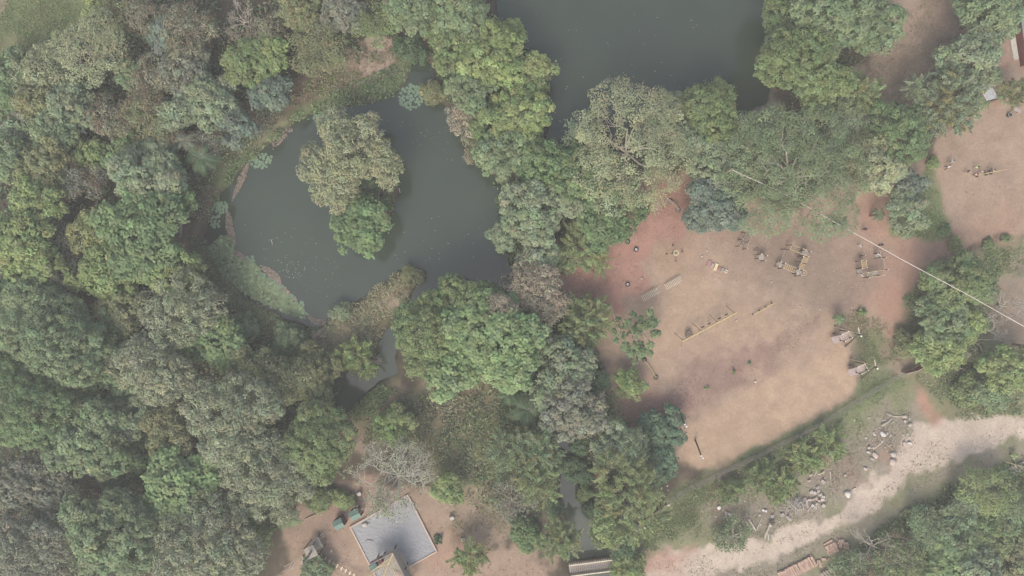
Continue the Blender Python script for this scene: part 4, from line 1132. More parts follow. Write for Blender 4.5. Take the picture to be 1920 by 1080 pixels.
lily(circ(411, 388, 17, 12), 22, 'lily pad on the west bank above the muddy cove', 'lily pads above the muddy cove')
lily(circ(490, 301, 22, 14), 30, 'lily pad in the patch on the northwest bank', 'lily pads of the northwest bank')
lily([(455, 485), (475, 480), (482, 500), (545, 550), (572, 572), (572, 590), (540, 575), (480, 510)], 40, 'large lily pad on the open water edge of the green belt', 'lily pads at the edge of the belt', .28)
belt = [(388, 466), (418, 440), (436, 445), (438, 480), (470, 488), (500, 520), (545, 558), (570, 580), (573, 598), (545, 592), (495, 570), (450, 545), (415, 515)]
P = sample(rng, belt, 1500)
V, T = [], []
for x, y in P:
    w = W(x, y, WATER_Z); w[2] += rng.uniform(.01, .1)
    r = rng.uniform(.16, .3)
    a0 = rng.uniform(0, 6.28)
    q = [w + np.array([math.cos(a0 + k * 1.05) * r, math.sin(a0 + k * 1.05) * r, rng.uniform(0, .03)]) for k in range(6)]
    c = np.array([.19, .25, .14]) * math.exp(rng.normal(0, .22))
    V += [[q[0], q[1], q[2], q[3]], [q[0], q[3], q[4], q[5]]]
    T += [c, c]
kind(quads_object('lily_belt', np.array(V), np.array(T)), 'stuff')
V, T = [], []
for poly, n in (([(424, 395), (432, 400), (440, 440), (442, 462), (430, 450), (424, 425)], 330), ([(436, 470), (450, 472), (462, 488), (445, 490)], 200), ([(486, 496), (500, 500), (520, 512), (530, 535), (560, 565), (545, 560), (500, 515)], 420),
                ([(575, 586), (590, 598), (612, 600), (606, 612), (582, 604)], 220), ([(446, 335), (460, 312), (468, 300), (462, 330), (446, 360), (434, 380)], 330), ([(505, 262), (545, 236), (550, 244), (512, 280)], 130)):
    for x, y in sample(rng, poly, n):
        w = W(x, y, WATER_Z); w[2] += rng.uniform(.008, .07)
        r = rng.uniform(.08, .2); a0 = rng.uniform(0, 6.28)
        V.append([w + np.array([math.cos(a0 + k * 1.57) * r, math.sin(a0 + k * 1.57) * r, 0]) for k in range(4)])
        T.append(np.array([.215, .18, .15]) * math.exp(rng.normal(0, .25)))
for x, y in np.concatenate([sample(rng, [(440, 420), (560, 420), (640, 480), (640, 570), (560, 560), (480, 470)], 90), sample(rng, [(525, 490), (560, 490), (565, 525), (535, 525)], 50), sample(rng, [(990, 20), (1380, 20), (1250, 200), (1060, 180)], 40),
                            sample(rng, [(640, 200), (860, 240), (900, 330), (760, 260), (640, 215)], 40), sample(rng, [(700, 440), (900, 380), (930, 480), (800, 500), (720, 500)], 30)]):
    w = W(x, y, WATER_Z); w[2] += .006
    r = rng.uniform(.04, .13); a0 = rng.uniform(0, 6.28)
    V.append([w + np.array([math.cos(a0 + k * 1.57) * r, math.sin(a0 + k * 1.57) * r * .6, 0]) for k in range(4)])
    T.append(np.array([.24, .25, .21]) * math.exp(rng.normal(0, .3)))
kind(quads_object('floating_debris', np.array(V), np.array(T)), 'stuff')
# ------------------------------------------------------------------ playground
def post(mb, px, py, h, r=.09, n=8, base=-.1):
    """upright post whose TOP is seen at photo pixel px, py"""
    t = W(px, py, h)
    mb.tube([[t[0], t[1], base], t], [r, r * .92], n)
    return t
def tag_part(o, label):
    o['label'] = label
    return o

# swing set with one beam, A-frame legs, four belt swings and a basket swing
HB = 2.6
A, B = W(1282, 638.5, HB), W(1378, 587.5, HB)
root = thing('swing_set', [(A[0] + B[0]) / 2, (A[1] + B[1]) / 2, 0], 'long swing set with a yellow beam, four belt seats and a round basket', 'swing set')
u = unit(B - A); pr = np.array([-u[1], u[0], 0])
m = MB(); m.tube([A - u * .25, B + u * .25], .125, 8); m.build('beam', M['yellow'], root)
for i, t in enumerate((0, .335, .665, 1)):
    p = A + (B - A) * t
    for sg in (1, -1):
        l = MB(); l.tube([p + [0, 0, -.02], np.array([p[0], p[1], 0]) + pr * sg * 1.15 + u * (-.25 if t == 0 else .05) + [0, 0, -.1]], .055, 6)
        l.build('leg', M['wood'], root)
for (sx, sy) in ((1317.5, 613.3), (1329.6, 606.8), (1348.8, 597), (1361.5, 590)):
    c = W(sx, sy, .5)
    s_ = MB()
    for k in range(5):
        tt = (k - 2) / 2
        s_.box(c + u * tt * .2 + [0, 0, .05 * tt * tt], (.12, .2, .04), math.atan2(u[1], u[0]))
    so = s_.build('swing_seat', M['tyre'], root)
    q = A + u * ((c - A) @ u)
    r_ = MB()
    for sg in (-1, 1):
        r_.tube([c + u * sg * .25 + [0, 0, .06], q + u * sg * .25], .014, 4)
    r_.build('ropes', M['steel'], so)
c = W(1291.5, 627.3, .55)
bo = MB().torus(c, .56, .05, 24, 8).build('basket_ring', M['wood_dark'], root)
n_ = MB()
for k in range(-5, 6):
    w_ = math.sqrt(max(0, .53 ** 2 - (k * .1) ** 2))
    n_.tube([c + [k * .1, -w_, 0], c + [k * .1, 0, -.1], c + [k * .1, w_, 0]], .028, 4)
    n_.tube([c + [-w_, k * .1, 0.01], c + [0, k * .1, -.09], c + [w_, k * .1, 0.01]], .028, 4)
n_.build('basket_net', M['basket'], bo)
r_ = MB()
q = A + u * ((c - A) @ u)
for a in (.4, 2.7, 3.6, 5.9):
    r_.tube([c + [.55 * math.cos(a), .55 * math.sin(a), .04], q + u * (.3 if math.cos(a) > 0 else -.3)], .014, 4)
r_.build('ropes', M['steel'], bo)

# low balance beam
a, b = W(1413, 590.5, .5), W(1450, 569, .5)
root = thing('balance_beam', [(a[0] + b[0]) / 2, (a[1] + b[1]) / 2, 0], 'low yellow balance beam on short posts right of the swing set', 'balance beam')
MB().tube([a, b], .07, 8).build('beam', M['yellow'], root)
for t in (0.02, .35, .66, .98):
    p = a + (b - a) * t
    MB().tube([[p[0] - .15, p[1] + .12, -.1], [p[0], p[1], p[2]]], .07, 6).build('post', M['wood_dark'], root)

# rotating rope swing: ring on a post with four seats on ropes
c = W(1267.8, 474, 2.6)
root = thing('rotating_swing', [c[0], c[1], 0], 'rotating swing with a pale yellow ring and four hanging seats', 'rotating swing')
MB().tube([[c[0], c[1], -.1], c + [0, 0, .25]], [.1, .08], 10).build('post', M['green'], root)
MB().torus(c, .34, .075, 24, 8).build('ring', M['paint_yellow'], root)
m = MB()
for k in range(4):
    a = k * 1.571 + .6
    m.tube([c + [0, 0, .06], c + [.33 * math.cos(a), .33 * math.sin(a), 0.0]], .025, 5)
m.build('spokes', M['green'], root)
for (x, y) in ((1261.6, 459.8), (1249.8, 476.3), (1279.2, 471.7), (1267, 488.5)):
    p = W(x, y, .45)
    s_ = MB().rock(p, .17, .12, .1, np.random.RandomState(3), .5).build('swing_seat', M['wood_dark'], root)
    d = unit((p - c) * [1, 1, 0])
    MB().tube([p + [0, 0, .08], c + d * .34], .014, 4).build('rope', M['wood_dark'], s_)

# four tyre stools
for (x, y, a, lb) in ((1176.5, 453.7, .1, 'tyre stool with white top nearest the north trees'), (1192.6, 467.8, .35, 'tyre stool with white top right beside the northern one'),
                      (1115.6, 507.4, -.6, 'tyre stool with white top below the yellow plumed tree'), (1176.6, 533.2, -.5, 'tyre stool with white top left of the slatted ramps')):
    g = G(x, y)
    root = thing('tyre_stool', g, lb, 'tyre stool', 'tyre stools on the red earth')
    MB().torus(g + [0, 0, .2], .27, .09, 22, 10).torus(g + [0, 0, .06], .27, .09, 22, 10).build('tyre', M['tyre'], root, True)
    MB().disc(g + [0, 0, .24], .24, .2, 22, a + .35, a + 5.95).build('seat', M['white'], root)
    MB().tube([g + [0, 0, .0], g + [.0, .0, .3], g + [.14 * math.cos(a), .14 * math.sin(a), .3], g + [.27 * math.cos(a), .27 * math.sin(a), .28]], .035, 6).build('handle', M['tyre'], root)

# two arched slatted ramps
def ramp(p, q, r, s, label):
    """corners: p->q one long side, s->r the other"""
    p, q, r, s = [W(*c, .3) for c in (p, q, r, s)]
    root = thing('slatted_ramp', [*((p + q + r + s) / 4)[:2], 0], label, 'slatted ramp', 'slatted wooden ramps')
    n = 12
    z = lambda t: np.array([0, 0, .1 + .35 * math.sin(math.pi * t) - .2])
    m = MB()
    for i in range(n):
        t = i / (n - 1)
        m.beam(p + (q - p) * t + z(t), s + (r - s) * t + z(t), .085, .05)
    m.build('slats', M['cream'], root)
    for a, b in ((p, q), (s, r)):
        i_ = (p + q + r + s) / 4
        o_ = (i_ - (a + b) / 2) * .12
        MB().tube([a + o_ + z(i / 10 * 1.0) * 1 + (b - a) * i / 10 - [0, 0, .06] for i in range(11)], .045, 5).build('side_rail', M['wood'], root)
ramp((1202.2, 554), (1232.2, 538), (1237.6, 549), (1208.6, 565.8), 'slatted wooden ramp nearest the red earth')
ramp((1246, 532.5), (1274.5, 516), (1280, 527.5), (1252, 543), 'slatted wooden ramp below the rotating swing')

# flat painted blocks in a row
for (x, y, lx, ly, mt, lb) in ((1329.3, 494, .55, .95, 'pink', 'pink painted block at the end of the block row'), (1335.6, 497.3, .42, .62, 'lilac', 'lilac grey painted block between pink and yellow ones'), (1342, 500.4, .46, 1.1, 'paint_yellow', 'pale yellow painted block, largest of the block row'),
                                   (1348.4, 503.5, .42, .5, 'paint_red', 'red painted block next to the yellow one'), (1354.6, 505.6, .5, .48, 'paint_teal', 'teal painted block between red and white bars'), (1361.8, 506.8, .52, .15, 'cream', 'upper of the two white painted bars'), (1359.8, 510.2, .5, .15, 'cream', 'lower of the two white painted bars')):
    g = G(x, y)
    m = MB().box(g + [0, 0, .08], (lx, ly, .24), -.43, .94)
    tag(m.build('painted_block', M[mt]), lb, 'play block', 'painted blocks on the playground')

# double seesaw with tyre stops beside the giant tree, yellow seesaw, low bar
def seesaw(label, beams, tyres, mt, name='seesaw'):
    root = thing(name, [*np.mean([G(x, y) for x, y, *_ in tyres], 0)[:2], 0], label, 'seesaw')
    for (x0, y0, z0, x1, y1, z1) in beams:
        MB().tube([W(x0, y0, z0), (W(x0, y0, z0) + W(x1, y1, z1)) / 2 + [0, 0, .02], W(x1, y1, z1)], .06, 7).build('beam', M[mt], root)
    for (x, y, w) in tyres:
        g = G(x, y)
        t = MB().torus(g + [0, 0, .1], .28, .1, 20, 8).build('tyre', M['tyre'], root, True)
        MB().torus(g + [0, 0, .19], .2, .05, 20, 8).build('rim', M[w], t)
seesaw('double seesaw of two parallel beams with tyre stops on dark red earth', [(1247, 366, .7, 1270.5, 391.5, .3), (1261, 377.5, .6, 1273.3, 391, .35)], [(1256, 377.3, 'stone_pink'), (1271, 393.6, 'stone_pink')], 'wood')
seesaw('single yellow seesaw with a tyre at its end below the sparse tree', [(1206.5, 674.5, .6, 1221, 691, .42), (1221, 691, .42, 1229, 706, .3)], [(1229.8, 707.5, 'wood'), (1208, 674, 'wood_dark')], 'yellow')
a, b = W(1144.8, 572, 1.3), W(1154.5, 602, 1.3)
root = thing('chin_up_bar', [*((a + b) / 2)[:2], 0], 'low pull up bar on two forked posts beside the sparse tree', 'pull up bar')
MB().tube([a, b], .055, 6).build('bar', M['cream'], root)
for p, d in ((a, [-.55, .05, 0]), (b, [-.35, -.25, 0])):
    MB().tube([p, np.array([p[0] + d[0], p[1] + d[1], -.1])], .07, 6).build('post', M['wood_dark'], root)
    MB().tube([p, np.array([p[0] + .08, p[1] + .2 * np.sign(p[1] - b[1] + .1), p[2] + .1])], .05, 6).build('fork', M['wood_dark'], root)

# climbing courses
def planks(mb, p, q, wid, n, thick=.06, sag=.12, rails=None, w=.2):
    p, q = np.array(p), np.array(q)
    d = unit((q - p) * [1, 1, 0]); s = np.array([-d[1], d[0], 0])
    for i in range(n):
        t = (i + .5) / n
        c = p + (q - p) * t - [0, 0, sag * math.sin(math.pi * t)]
        mb.beam(c - s * wid / 2, c + s * wid / 2, w, thick)
    return s
def deck(root, px, py, h, size, rot, posts, pmat='wood_dark', octo=True, hp=None):
    c = W(px, py, h)
    ring = [(c[0] + size * math.cos(rot + k * .7854), c[1] + size * math.sin(rot + k * .7854)) for k in range(8)] if octo else \
           [(c[0] + size * 1.2 * math.cos(rot + k * 1.5708), c[1] + size * 1.2 * math.sin(rot + k * 1.5708)) for k in range(4)]
    d = MB().prism(ring, h - .08, h).build('platform', M['wood_grey'], root)
    for (x, y) in posts:
        m = MB(); t = post(m, x, y, (hp or h + .9), .065)
        po = m.build('post', M[pmat], root)
        MB().disc(t + [0, 0, .035], .085, .06, 8).build('post_cap', M['cream'], po)
    return c
root = thing('climbing_net_frame', G(1398, 455), 'six post climbing net frame at the tree edge of the playground', 'climbing frame')
tops = [(1388.5, 460.7), (1393.2, 448), (1398.7, 434.8), (1401.8, 465.8), (1406, 452.6), (1412, 439.4)]
T_ = [W(x, y, 2.3) for x, y in tops]
for (x, y), t in zip(tops, T_):
    m = MB(); post(m, x, y, 2.3, .065); po = m.build('post', M['wood_dark'], root)
    MB().disc(t + [0, 0, .03], .08, .05, 8).build('post_cap', M['cream'], po)
MB().tube([T_[0] - [0, 0, .2], T_[1] - [0, 0, .2], T_[2] - [0, 0, .2]], .05, 6).build('top_rail', M['wood_dark'], root)
MB().tube([T_[3] - [0, 0, .2], T_[4] - [0, 0, .2], T_[5] - [0, 0, .2]], .03, 6).build('top_rail', M['rope'], root)
m = MB()
for i in range(13):
    t = i / 12
    m.tube([T_[0] + (T_[2] - T_[0]) * t - [0, 0, .3], (T_[0] + T_[3]) / 2 + (T_[2] - T_[0]) * t - [0, 0, .75], T_[3] + (T_[5] - T_[3]) * t - [0, 0, .3]], .018, 4)
for j in range(7):
    s = j / 6
    z = np.array([0, 0, .3 + .45 * math.sin(math.pi * s)])
    m.tube([T_[0] + (T_[3] - T_[0]) * s - z, T_[2] + (T_[5] - T_[2]) * s - z], .018, 4)
m.build('net', M['net'], root)
root = thing('lookout_platform', G(1424, 482), 'small octagonal lookout platform between the net frame and plank bridges', 'play platform')
deck(root, 1427.5, 481.8, 1.2, .48, .3, [(1428, 476.2), (1439.2, 479.5), (1424.5, 484.5), (1435.8, 488.6)])
m = MB()
for k in range(4):
    p = W(1413 + k * 2, 472.5 + .3 * k, .2 + .25 * k); m.box(p, (.1, .4, .07))
m.build('steps', M['wood'], root)

root = thing('climbing_course', G(1485, 492), 'climbing course of three octagonal platforms joined by yellow plank bridges', 'climbing course')
c1 = deck(root, 1461.5, 495.8, 1.3, .45, .3, [(1465.3, 490.4), (1461.8, 498.8), (1472.8, 493.6), (1469.5, 502.5)])
c2 = deck(root, 1497, 510.5, 1.3, .5, .3, [(1499.5, 504.4), (1506.5, 507.3), (1495.7, 512.7), (1503.3, 516.2)])
c3 = deck(root, 1510, 474, 1.3, .52, .3, [(1511.7, 468.9), (1520.5, 472), (1516.6, 481.2), (1506.5, 481)])
for p, q, n, wd in ((W(1471, 498, 1.3), W(1491.5, 506.8, 1.3), 6, .8), (W(1501.8, 503.8, 1.4), W(1512.3, 482.5, 1.4), 9, .75)):
    m = MB(); s = planks(m, p, q, wd, n, w=.09); bo = m.build('plank_bridge', M['yellow'], root)
    for sg in (-1, 1):
        r_ = MB(); r_.tube([p + s * sg * wd / 2 + [0, 0, .0], (p + q) / 2 + s * sg * wd / 2 - [0, 0, .14], q + s * sg * wd / 2], .03, 5); r_.build('bridge_rope', M['rope'], bo)
for pa, pb, mt, r in (((1481.7, 467.3), (1516.3, 481), 'bamboo', .06), ((1485.5, 458.7), (1501, 464.5), 'bamboo', .055), ((1505.5, 466), (1512, 469), 'yellow', .06), ((1473.2, 467.5), (1463.8, 490.5), 'rope', .025), ((1489.5, 452), (1481.7, 467.3), 'yellow', .05)):
    MB().tube([W(*pa, 2.2), W(*pb, 2.2)], r, 6).build('handrail', M[mt], root)
for (x, y) in ((1474, 466.5), (1482, 467.3), (1485.8, 458.6), (1501.3, 475.3), (1509, 478.2), (1511.5, 494.5), (1502, 490.5)):
    m = MB(); post(m, x, y, 2.15, .06); m.build('post', M['wood_dark'], root)
m = MB()
for k in range(4):
    t = k / 3
    m.beam(W(1493.5 - 1.6 * k, 511.5 + 1.2 * k, 1.1 - .3 * k), W(1490 - .3 * k + 6 - 2.6 * k * .6, 518 + .6 * k, 1.1 - .3 * k), .1, .06)
m.build('ladder', M['wood_dark'], root)
hoop = [W(1507.5 + 5.2 * math.cos(a), 511.3 + 4.8 * math.sin(a), 1.9) for a in np.linspace(-1.5, 1.9, 10)]
MB().tube(hoop, .05, 6).build('hoop', M['yellow'], root)
m = MB(); m.tube([W(1487, 466, 2.1), W(1493, 464, 2.0), W(1496.5, 470.5, 2.1)], .05, 5); m.build('brace', M['wood'], root)

root = thing('log_course', G(1630, 498), 'square climbing course with ladder bridges beside the zip line cable', 'climbing course')
h = 1.9
for pts, mt, r in (([(1656.5, 484), (1659.5, 505)], 'wood', .07), ([(1617, 512.5), (1627, 510.8), (1639.5, 508.5), (1657, 506)], 'bamboo', .055), ([(1630.5, 520.3), (1636.5, 519), (1650, 517), (1658.5, 515.7)], 'bamboo', .055), ([(1640, 484), (1656, 482.8)], 'wood_dark', .05), ([(1645.8, 475), (1652.5, 480.5)], 'white', .07), ([(1613.5, 514.5), (1619, 518.5)], 'white', .08)):
    MB().tube([W(x, y, h) for x, y in pts], r, 6).build('rail', M[mt], root)
for (x, y) in ((1622.8, 478.7), (1651, 474.4), (1662, 482.2), (1652.5, 483.5), (1624.5, 488.5), (1615.2, 489.3), (1626, 501.8), (1616.8, 503.2), (1618.3, 512.3), (1628.5, 511), (1641.5, 508.7), (1656.8, 506.6), (1665.5, 505.4), (1630.3, 520.4), (1636, 519.2), (1650, 517.2), (1658.2, 516)):
    m = MB(); t = post(m, x, y, h, .062); po = m.build('post', M['wood_dark'], root)
    MB().disc(t + [0, 0, .035], .08, .06, 8).build('post_cap', M['cream'], po)
fr = MB()
P1, P2, P3, P4 = W(1615.5, 489, 1.5), W(1624, 488, 1.5), W(1625.8, 502, 1.5), W(1617, 503.2, 1.5)
for a, b in ((P1, P4), (P2, P3)):
    fr.tube([a, b], .05, 5)
for k in range(5):
    fr.beam(P1 + (P4 - P1) * k / 4, P2 + (P3 - P2) * k / 4, .1, .06)
fr.build('ladder_bridge', M['yellow'], root)
for (a, b, wd, n) in (((1643.5, 476.5), (1648.5, 481.5), .65, 7), ((1612, 507), (1612.3, 512), .75, 7), ((1625, 515.5), (1648, 511), .55, 10)):
    m = MB(); planks(m, W(*a, 1.0), W(*b, 1.0), wd, n, w=.13, sag=.05); m.build('plank_bridge', M['wood_grey'], root)
m = MB(); m.add([W(1617, 480, 1.6), W(1611.5, 487, .8), W(1609, 487, .1), W(1614, 480.5, .1), W(1617.2, 480.2, 1.5), W(1611.7, 487.2, .7)], [(0, 1, 2, 3), (3, 2, 5, 4)]); m.build('climbing_panel', M['stone_pink'], root)

# zip line over the playground
pts = [(1372, 318), (1380, 322), (1465, 360), (1565, 416.5), (1700, 491.5), (1810, 550), (1920, 612), (2000, 657)]
hts = [9.5, 9.4, 8.6, 8.2, 8.2, 8.6, 9.2, 10.0]
root = thing('zip_line', W(1372, 318, 0), 'long white zip line cable crossing the playground to the right edge', 'zip line')
MB().tube([W(x, y, z) for (x, y), z in zip(pts, hts)], .05, 6).build('cable', M['cable'], root)
for (x, y), z in ((pts[0], 9.7), (pts[-1], 10.2)):
    m = MB(); post(m, x, y, z, .18, 8); m.build('pole', M['wood'], root)
# two launch towers over the sand pitch with tall poles
def launch(dx, dy, label):
    f = lambda x, y, z=0: W(x + dx, y + dy, z)
    c = f(1580, 634)
    root = thing('zip_line_tower', [c[0], c[1], 0], label, 'launch tower', 'zip line towers of the sand pitch')
    for pts_, z in (([(1558, 632.5), (1575.5, 628.5), (1580.5, 640.5), (1563.5, 644.5)], 1.0), ([(1574, 627.5), (1588.5, 621), (1594, 632), (1578.5, 638.5)], 1.9)):
        ring = [tuple(f(x, y, z)[:2]) for x, y in pts_]
        MB().prism(ring, z - .12, z).build('platform', M['lilac'] if z < 1.5 else M['stone_pink'], root)
    for (x, y, z) in ((1579, 627.5, 2.8), (1591, 621.5, 2.8), (1585.7, 640.2, 2.8), (1598, 633.5, 2.8)):
        m = MB(); t = post(m, x + dx, y + dy, z, .085); po = m.build('post', M['wood_dark'], root)
        MB().disc(t + [0, 0, .04], .09, .06, 8).build('post_cap', M['bright'], po)
    for a, b in (((1591, 621.5), (1598, 633.5)), ((1585.7, 640.2), (1598, 633.5)), ((1579, 627.5), (1591, 621.5))):
        MB().tube([f(*a, 2.6), f(*b, 2.6)], .05, 5).build('handrail', M['cream'], root)
    top = f(1612, 624.5, 7.2)
    for (x, y) in ((1564.5, 611.5), (1585.5, 650)):
        p = f(x, y, 0) - [0, 0, .1]
        MB().tube([p, (p + top) / 2, top + (top - p) * .03], [.13, .11, .09], 7).build('tower_leg', M['wood_dark'] if y > 630 else M['wood'], root)
    MB().tube([f(1609.5, 613.5, 7.2), f(1611.5, 624, 7.2)], [.06, .1], 6).build('top_arm', M['cream'], root)
    MB().tube([f(1610, 626, 7.0), f(1614.5, 630, 6.9)], .16, 6).build('crossbar', M['tyre'], root)
    for x, y in ((1612, 624), (1615.2, 630.3)):
        MB().disc(f(x, y, 7.3), .13, .14, 10).build('pole_cap', M['bright'], root)
launch(0, 0, 'upper zip line launch tower with two grey stepped decks')
launch(30.5, 61, 'lower zip line launch tower with a white dot on its deck')
for (bx, by, tx, ty, lb) in ((1272.5, 767, 1284, 796, 'tall leaning dark pole at the pitch corner beside the dark teal bush'), (1304, 825, 1315, 855, 'tall leaning dark pole near the wire fence corner')):
    h = 7.4
    b0, t0 = W(bx, by, 0), W(tx, ty, h)
    root = thing('zip_line_pole', b0, lb, 'zip line pole', 'end poles of the sand pitch')
    MB().tube([b0 - [0, 0, .2], (b0 + t0) / 2, t0], [.13, .11, .09], 8).build('pole', M['wood_dark'], root)
    for d in ((0, 0), (.22, -.3)):
        MB().disc(t0 + [d[0], d[1], .1], .13, .14, 10).build('pole_cap', M['bright'], root)
    MB().tube([t0 + [-.05, .05, -.05], t0 + [.25, -.35, -.05]], .07, 6).build('crossbar', M['wood_dark'], root)
o = MB().rock(G(1415.5, 715.3, .15), .18, .18, .2, np.random.RandomState(2)).build('ball', M['paint_yellow'], None, True)
tag(o, 'small pale yellow ball lying on the sand pitch', 'ball')

# ------------------------------------------------------------------ yard at the bottom: gravel pad, green playhouses, towers
pad = [W(*c)[:2] for c in ((657.5, 988), (765, 927.5), (819, 1033), (711.5, 1093))]
root = thing('gravel_pad', [*np.mean(pad, 0), 0], 'grey gravel pad with a pale timber kerb under the bare tree', 'gravel pad')
gp = MB()
pc = np.mean(pad, 0)
N = 36
idx = [[None] * (N + 1) for _ in range(N + 1)]
rg = np.random.RandomState(4)
vs, fs = [], []
for i in range(N + 1):
    for j in range(N + 1):
        a, b = i / N, j / N
        p = (1 - a) * ((1 - b) * pad[0] + b * pad[1]) + a * ((1 - b) * pad[3] + b * pad[2])
        vs.append((p[0], p[1], .14 + rg.normal(0, .012)))
for i in range(N):
    for j in range(N):
        k = i * (N + 1) + j
        fs.append((k, k + N + 1, k + N + 2, k + 1))
gp.add(vs, fs)
GRAV = mat('gravel_bed', (.245, .255, .268), .9, .09, 5.0)
gp.build('gravel', GRAV, root)
for i in range(4):
    a, b = np.append(pad[i], .12), np.append(pad[(i + 1) % 4], .12)
    d = unit(b - a) * .09
    if i % 2: d = -d
    MB().beam(a - d, b + d, .2, .32).build('kerb', M['kerb'], root)
def rootbox(name, label, cat, px, py, parts, group=None):
    root = thing(name, G(px, py), label, cat, group)
    for nm, mb, mt in parts:
        mb.build(nm, M[mt], root)
    return root
def playhouse(px, py, rz, label, h=2.2, s=1.15):
    c = W(px, py, h)
    g = np.array([c[0], c[1], 0])
    root = thing('playhouse', g, label, 'playhouse', 'green roofed playhouses of the yard')
    cs, sn = math.cos(rz), math.sin(rz)
    R2 = lambda x, y, z: np.array([c[0] + x * cs - y * sn, c[1] + x * sn + y * cs, z])
    w = MB()
    for (a, b) in (((-.5, -.5), (.5, -.5)), ((.5, -.5), (.5, .5)), ((.5, .5), (-.5, .5)), ((-.5, .5), (-.5, -.5))):
        p, q = R2(a[0] * s, a[1] * s, .7), R2(b[0] * s, b[1] * s, .7)
        w.beam(p, q, .05, 1.4)
    w.build('wall', M['maroon'], root)
    for a, b in ((-.5, -.5), (.5, -.5), (.5, .5), (-.5, .5)):
        MB().tube([R2(a * s * 1.03, b * s * 1.03, -.1), R2(a * s * 1.03, b * s * 1.03, h - .35)], .05, 6).build('post', M['wood_dark'], root)
    o = .62 * s
    for sg in (-1, 1):
        m = MB(); m.add([R2(-o, 0, h + .1), R2(o, 0, h + .1), R2(o, sg * o, h - .3), R2(-o, sg * o, h - .3), R2(-o, 0, h + .05), R2(o, 0, h + .05), R2(o, sg * o, h - .35), R2(-o, sg * o, h - .35)],
                        [(0, 1, 2, 3), (7, 6, 5, 4), (0, 4, 5, 1), (2, 6, 7, 3), (1, 5, 6, 2), (3, 7, 4, 0)])
        m.build('roof', M['green'], root)
playhouse(633.8, 984, .47, 'green roofed playhouse farther from the gravel pad')
playhouse(665, 966, .47, 'green roofed playhouse touching the gravel pad edge')
for (x, y, r, lb) in ((674.5, 924.5, .5, 'pale concrete block beside the bare white tree'), (634, 946, .5, 'pale concrete block behind the two playhouses'), (848, 969.5, .4, 'pale concrete block right of the gravel pad'), (868.5, 1009.5, .2, 'pale concrete block above the lime plumed sapling')):
    g = G(x, y)
    m = MB().box(g + [0, 0, .3], (.62, .55, .62), r, .9)
    m.box(g + [0, 0, .63], (.35, .3, .05), r)
    tag(m.build('concrete_block', M['concrete']), lb, 'concrete block', 'concrete blocks round the gravel pad')
tag(MB().rock(G(684.5, 982.5, .3), .45, .35, .4, np.random.RandomState(8)).build('boulder', M['stone'], None, True), 'pale grey boulder on the gravel pad corner', 'boulder')
tag(MB().tube([G(685.5, 1013.5, .2), G(689, 1011, .22), G(695, 1012, .2), G(701, 1012.2, .2)], .05, 6).build('stick', M['wood_dark']), 'thin dark stick lying on the gravel pad', 'stick')
tag(MB().rock(G(722, 1036.5, .3), .18, .18, .25, np.random.RandomState(8)).build('bucket', M['tyre'], None, True), 'small black bucket beside the slide tower corner', 'bucket')

# plank tower with a pole
root = thing('lookout_tower', G(583, 1020), 'grey plank lookout tower with two decks west of the gravel pad', 'play tower')
for quad, z in (([(580, 1017), (596.5, 1006.5), (606.5, 1025.5), (591, 1033.5)], 1.2), ([(569.3, 1030), (586.8, 1021.5), (596.8, 1040.5), (578, 1049.5)], 2.4)):
    q = [W(x, y, z) for x, y in quad]
    m = MB()
    n = 7
    for i in range(n):
        a = q[0] + (q[3] - q[0]) * (i + .5) / n
        b = q[1] + (q[2] - q[1]) * (i + .5) / n
        m.beam(a, b, np.linalg.norm(q[3] - q[0]) / n * .9, .07)
    m.build('deck', M['wood_grey'], root)
    for p in q:
        MB().tube([[p[0], p[1], -.1], p - [0, 0, .05]], .07, 6).build('post', M['wood_dark'], root)
m = MB()
for a in np.linspace(0, 3.4, 8):
    pass
m.tube([W(600, 1004, 1.3), W(604.5, 1000.5, 1.35), W(607.5, 1005, 1.3), W(603, 1008, 1.2)], .06, 6)
m.build('ladder_hoop', M['wood_grey'], root)
m = MB().tube([W(582.5, 1036, 2.5), W(575, 1048, 4.2), W(566, 1059.5, 5.8)], [.2, .2, .16], 8)
po = m.build('dead_trunk', M['deadwood'], root)
m = MB()
for x, y in ((561.5, 1062), (570.5, 1065), (566.5, 1050.5), (568, 1043)):
    m.tube([W(566, 1059.5, 5.8), W(x, y, 6.3)], [.09, .03], 5)
m.build('branches', M['deadwood'], po)
root = thing('ladder_rails', G(552, 1058), 'thin pale ladder rails left of the plank lookout tower', 'ladder')
for a, b, z in (((532, 1063), (568, 1043.5), 2.0), ((541, 1068.5), (548, 1054), 1.2), ((547, 1066), (554, 1052), 1.2), ((528, 1073), (569, 1058), 2.0)):
    MB().tube([W(*a, z * .4), W(*b, z)], .045, 5).build('rail', M['wood_grey'], root)
root = thing('plank_walk', G(630, 1058), 'row of pale log steps hung on ropes below the lookout tower', 'rope bridge')
P_ = [(601.5, 1043), (609.8, 1048), (617.5, 1052.5), (625, 1056.8), (632.5, 1061), (640.5, 1066), (648.5, 1070), (656, 1074.5), (663.5, 1079), (671, 1083.5)]
for (x, y) in P_:
    c = W(x, y, .8)
    MB().beam(c + [-.12, -.25, 0], c + [.12, .25, 0], .2, .1).build('plank', M['cream'], root)
for off in (-.24, .24):
    MB().tube([W(x, y, .74) + [off * .45, off, 0] for x, y in P_], .03, 5).build('rope', M['wood_dark'], root)
tag(MB().tube([G(572, 973.5, .1), G(591, 964.5, .15)], .12, 7).build('log', M['wood']), 'reddish log lying beside the large palm of the yard', 'log')
tag(MB().beam(G(622, 1030.5, .08), G(621, 1035.5, .08), .22, .12).build('wooden_block', M['cream']), 'tiny pale wooden block on the yard earth', 'block')

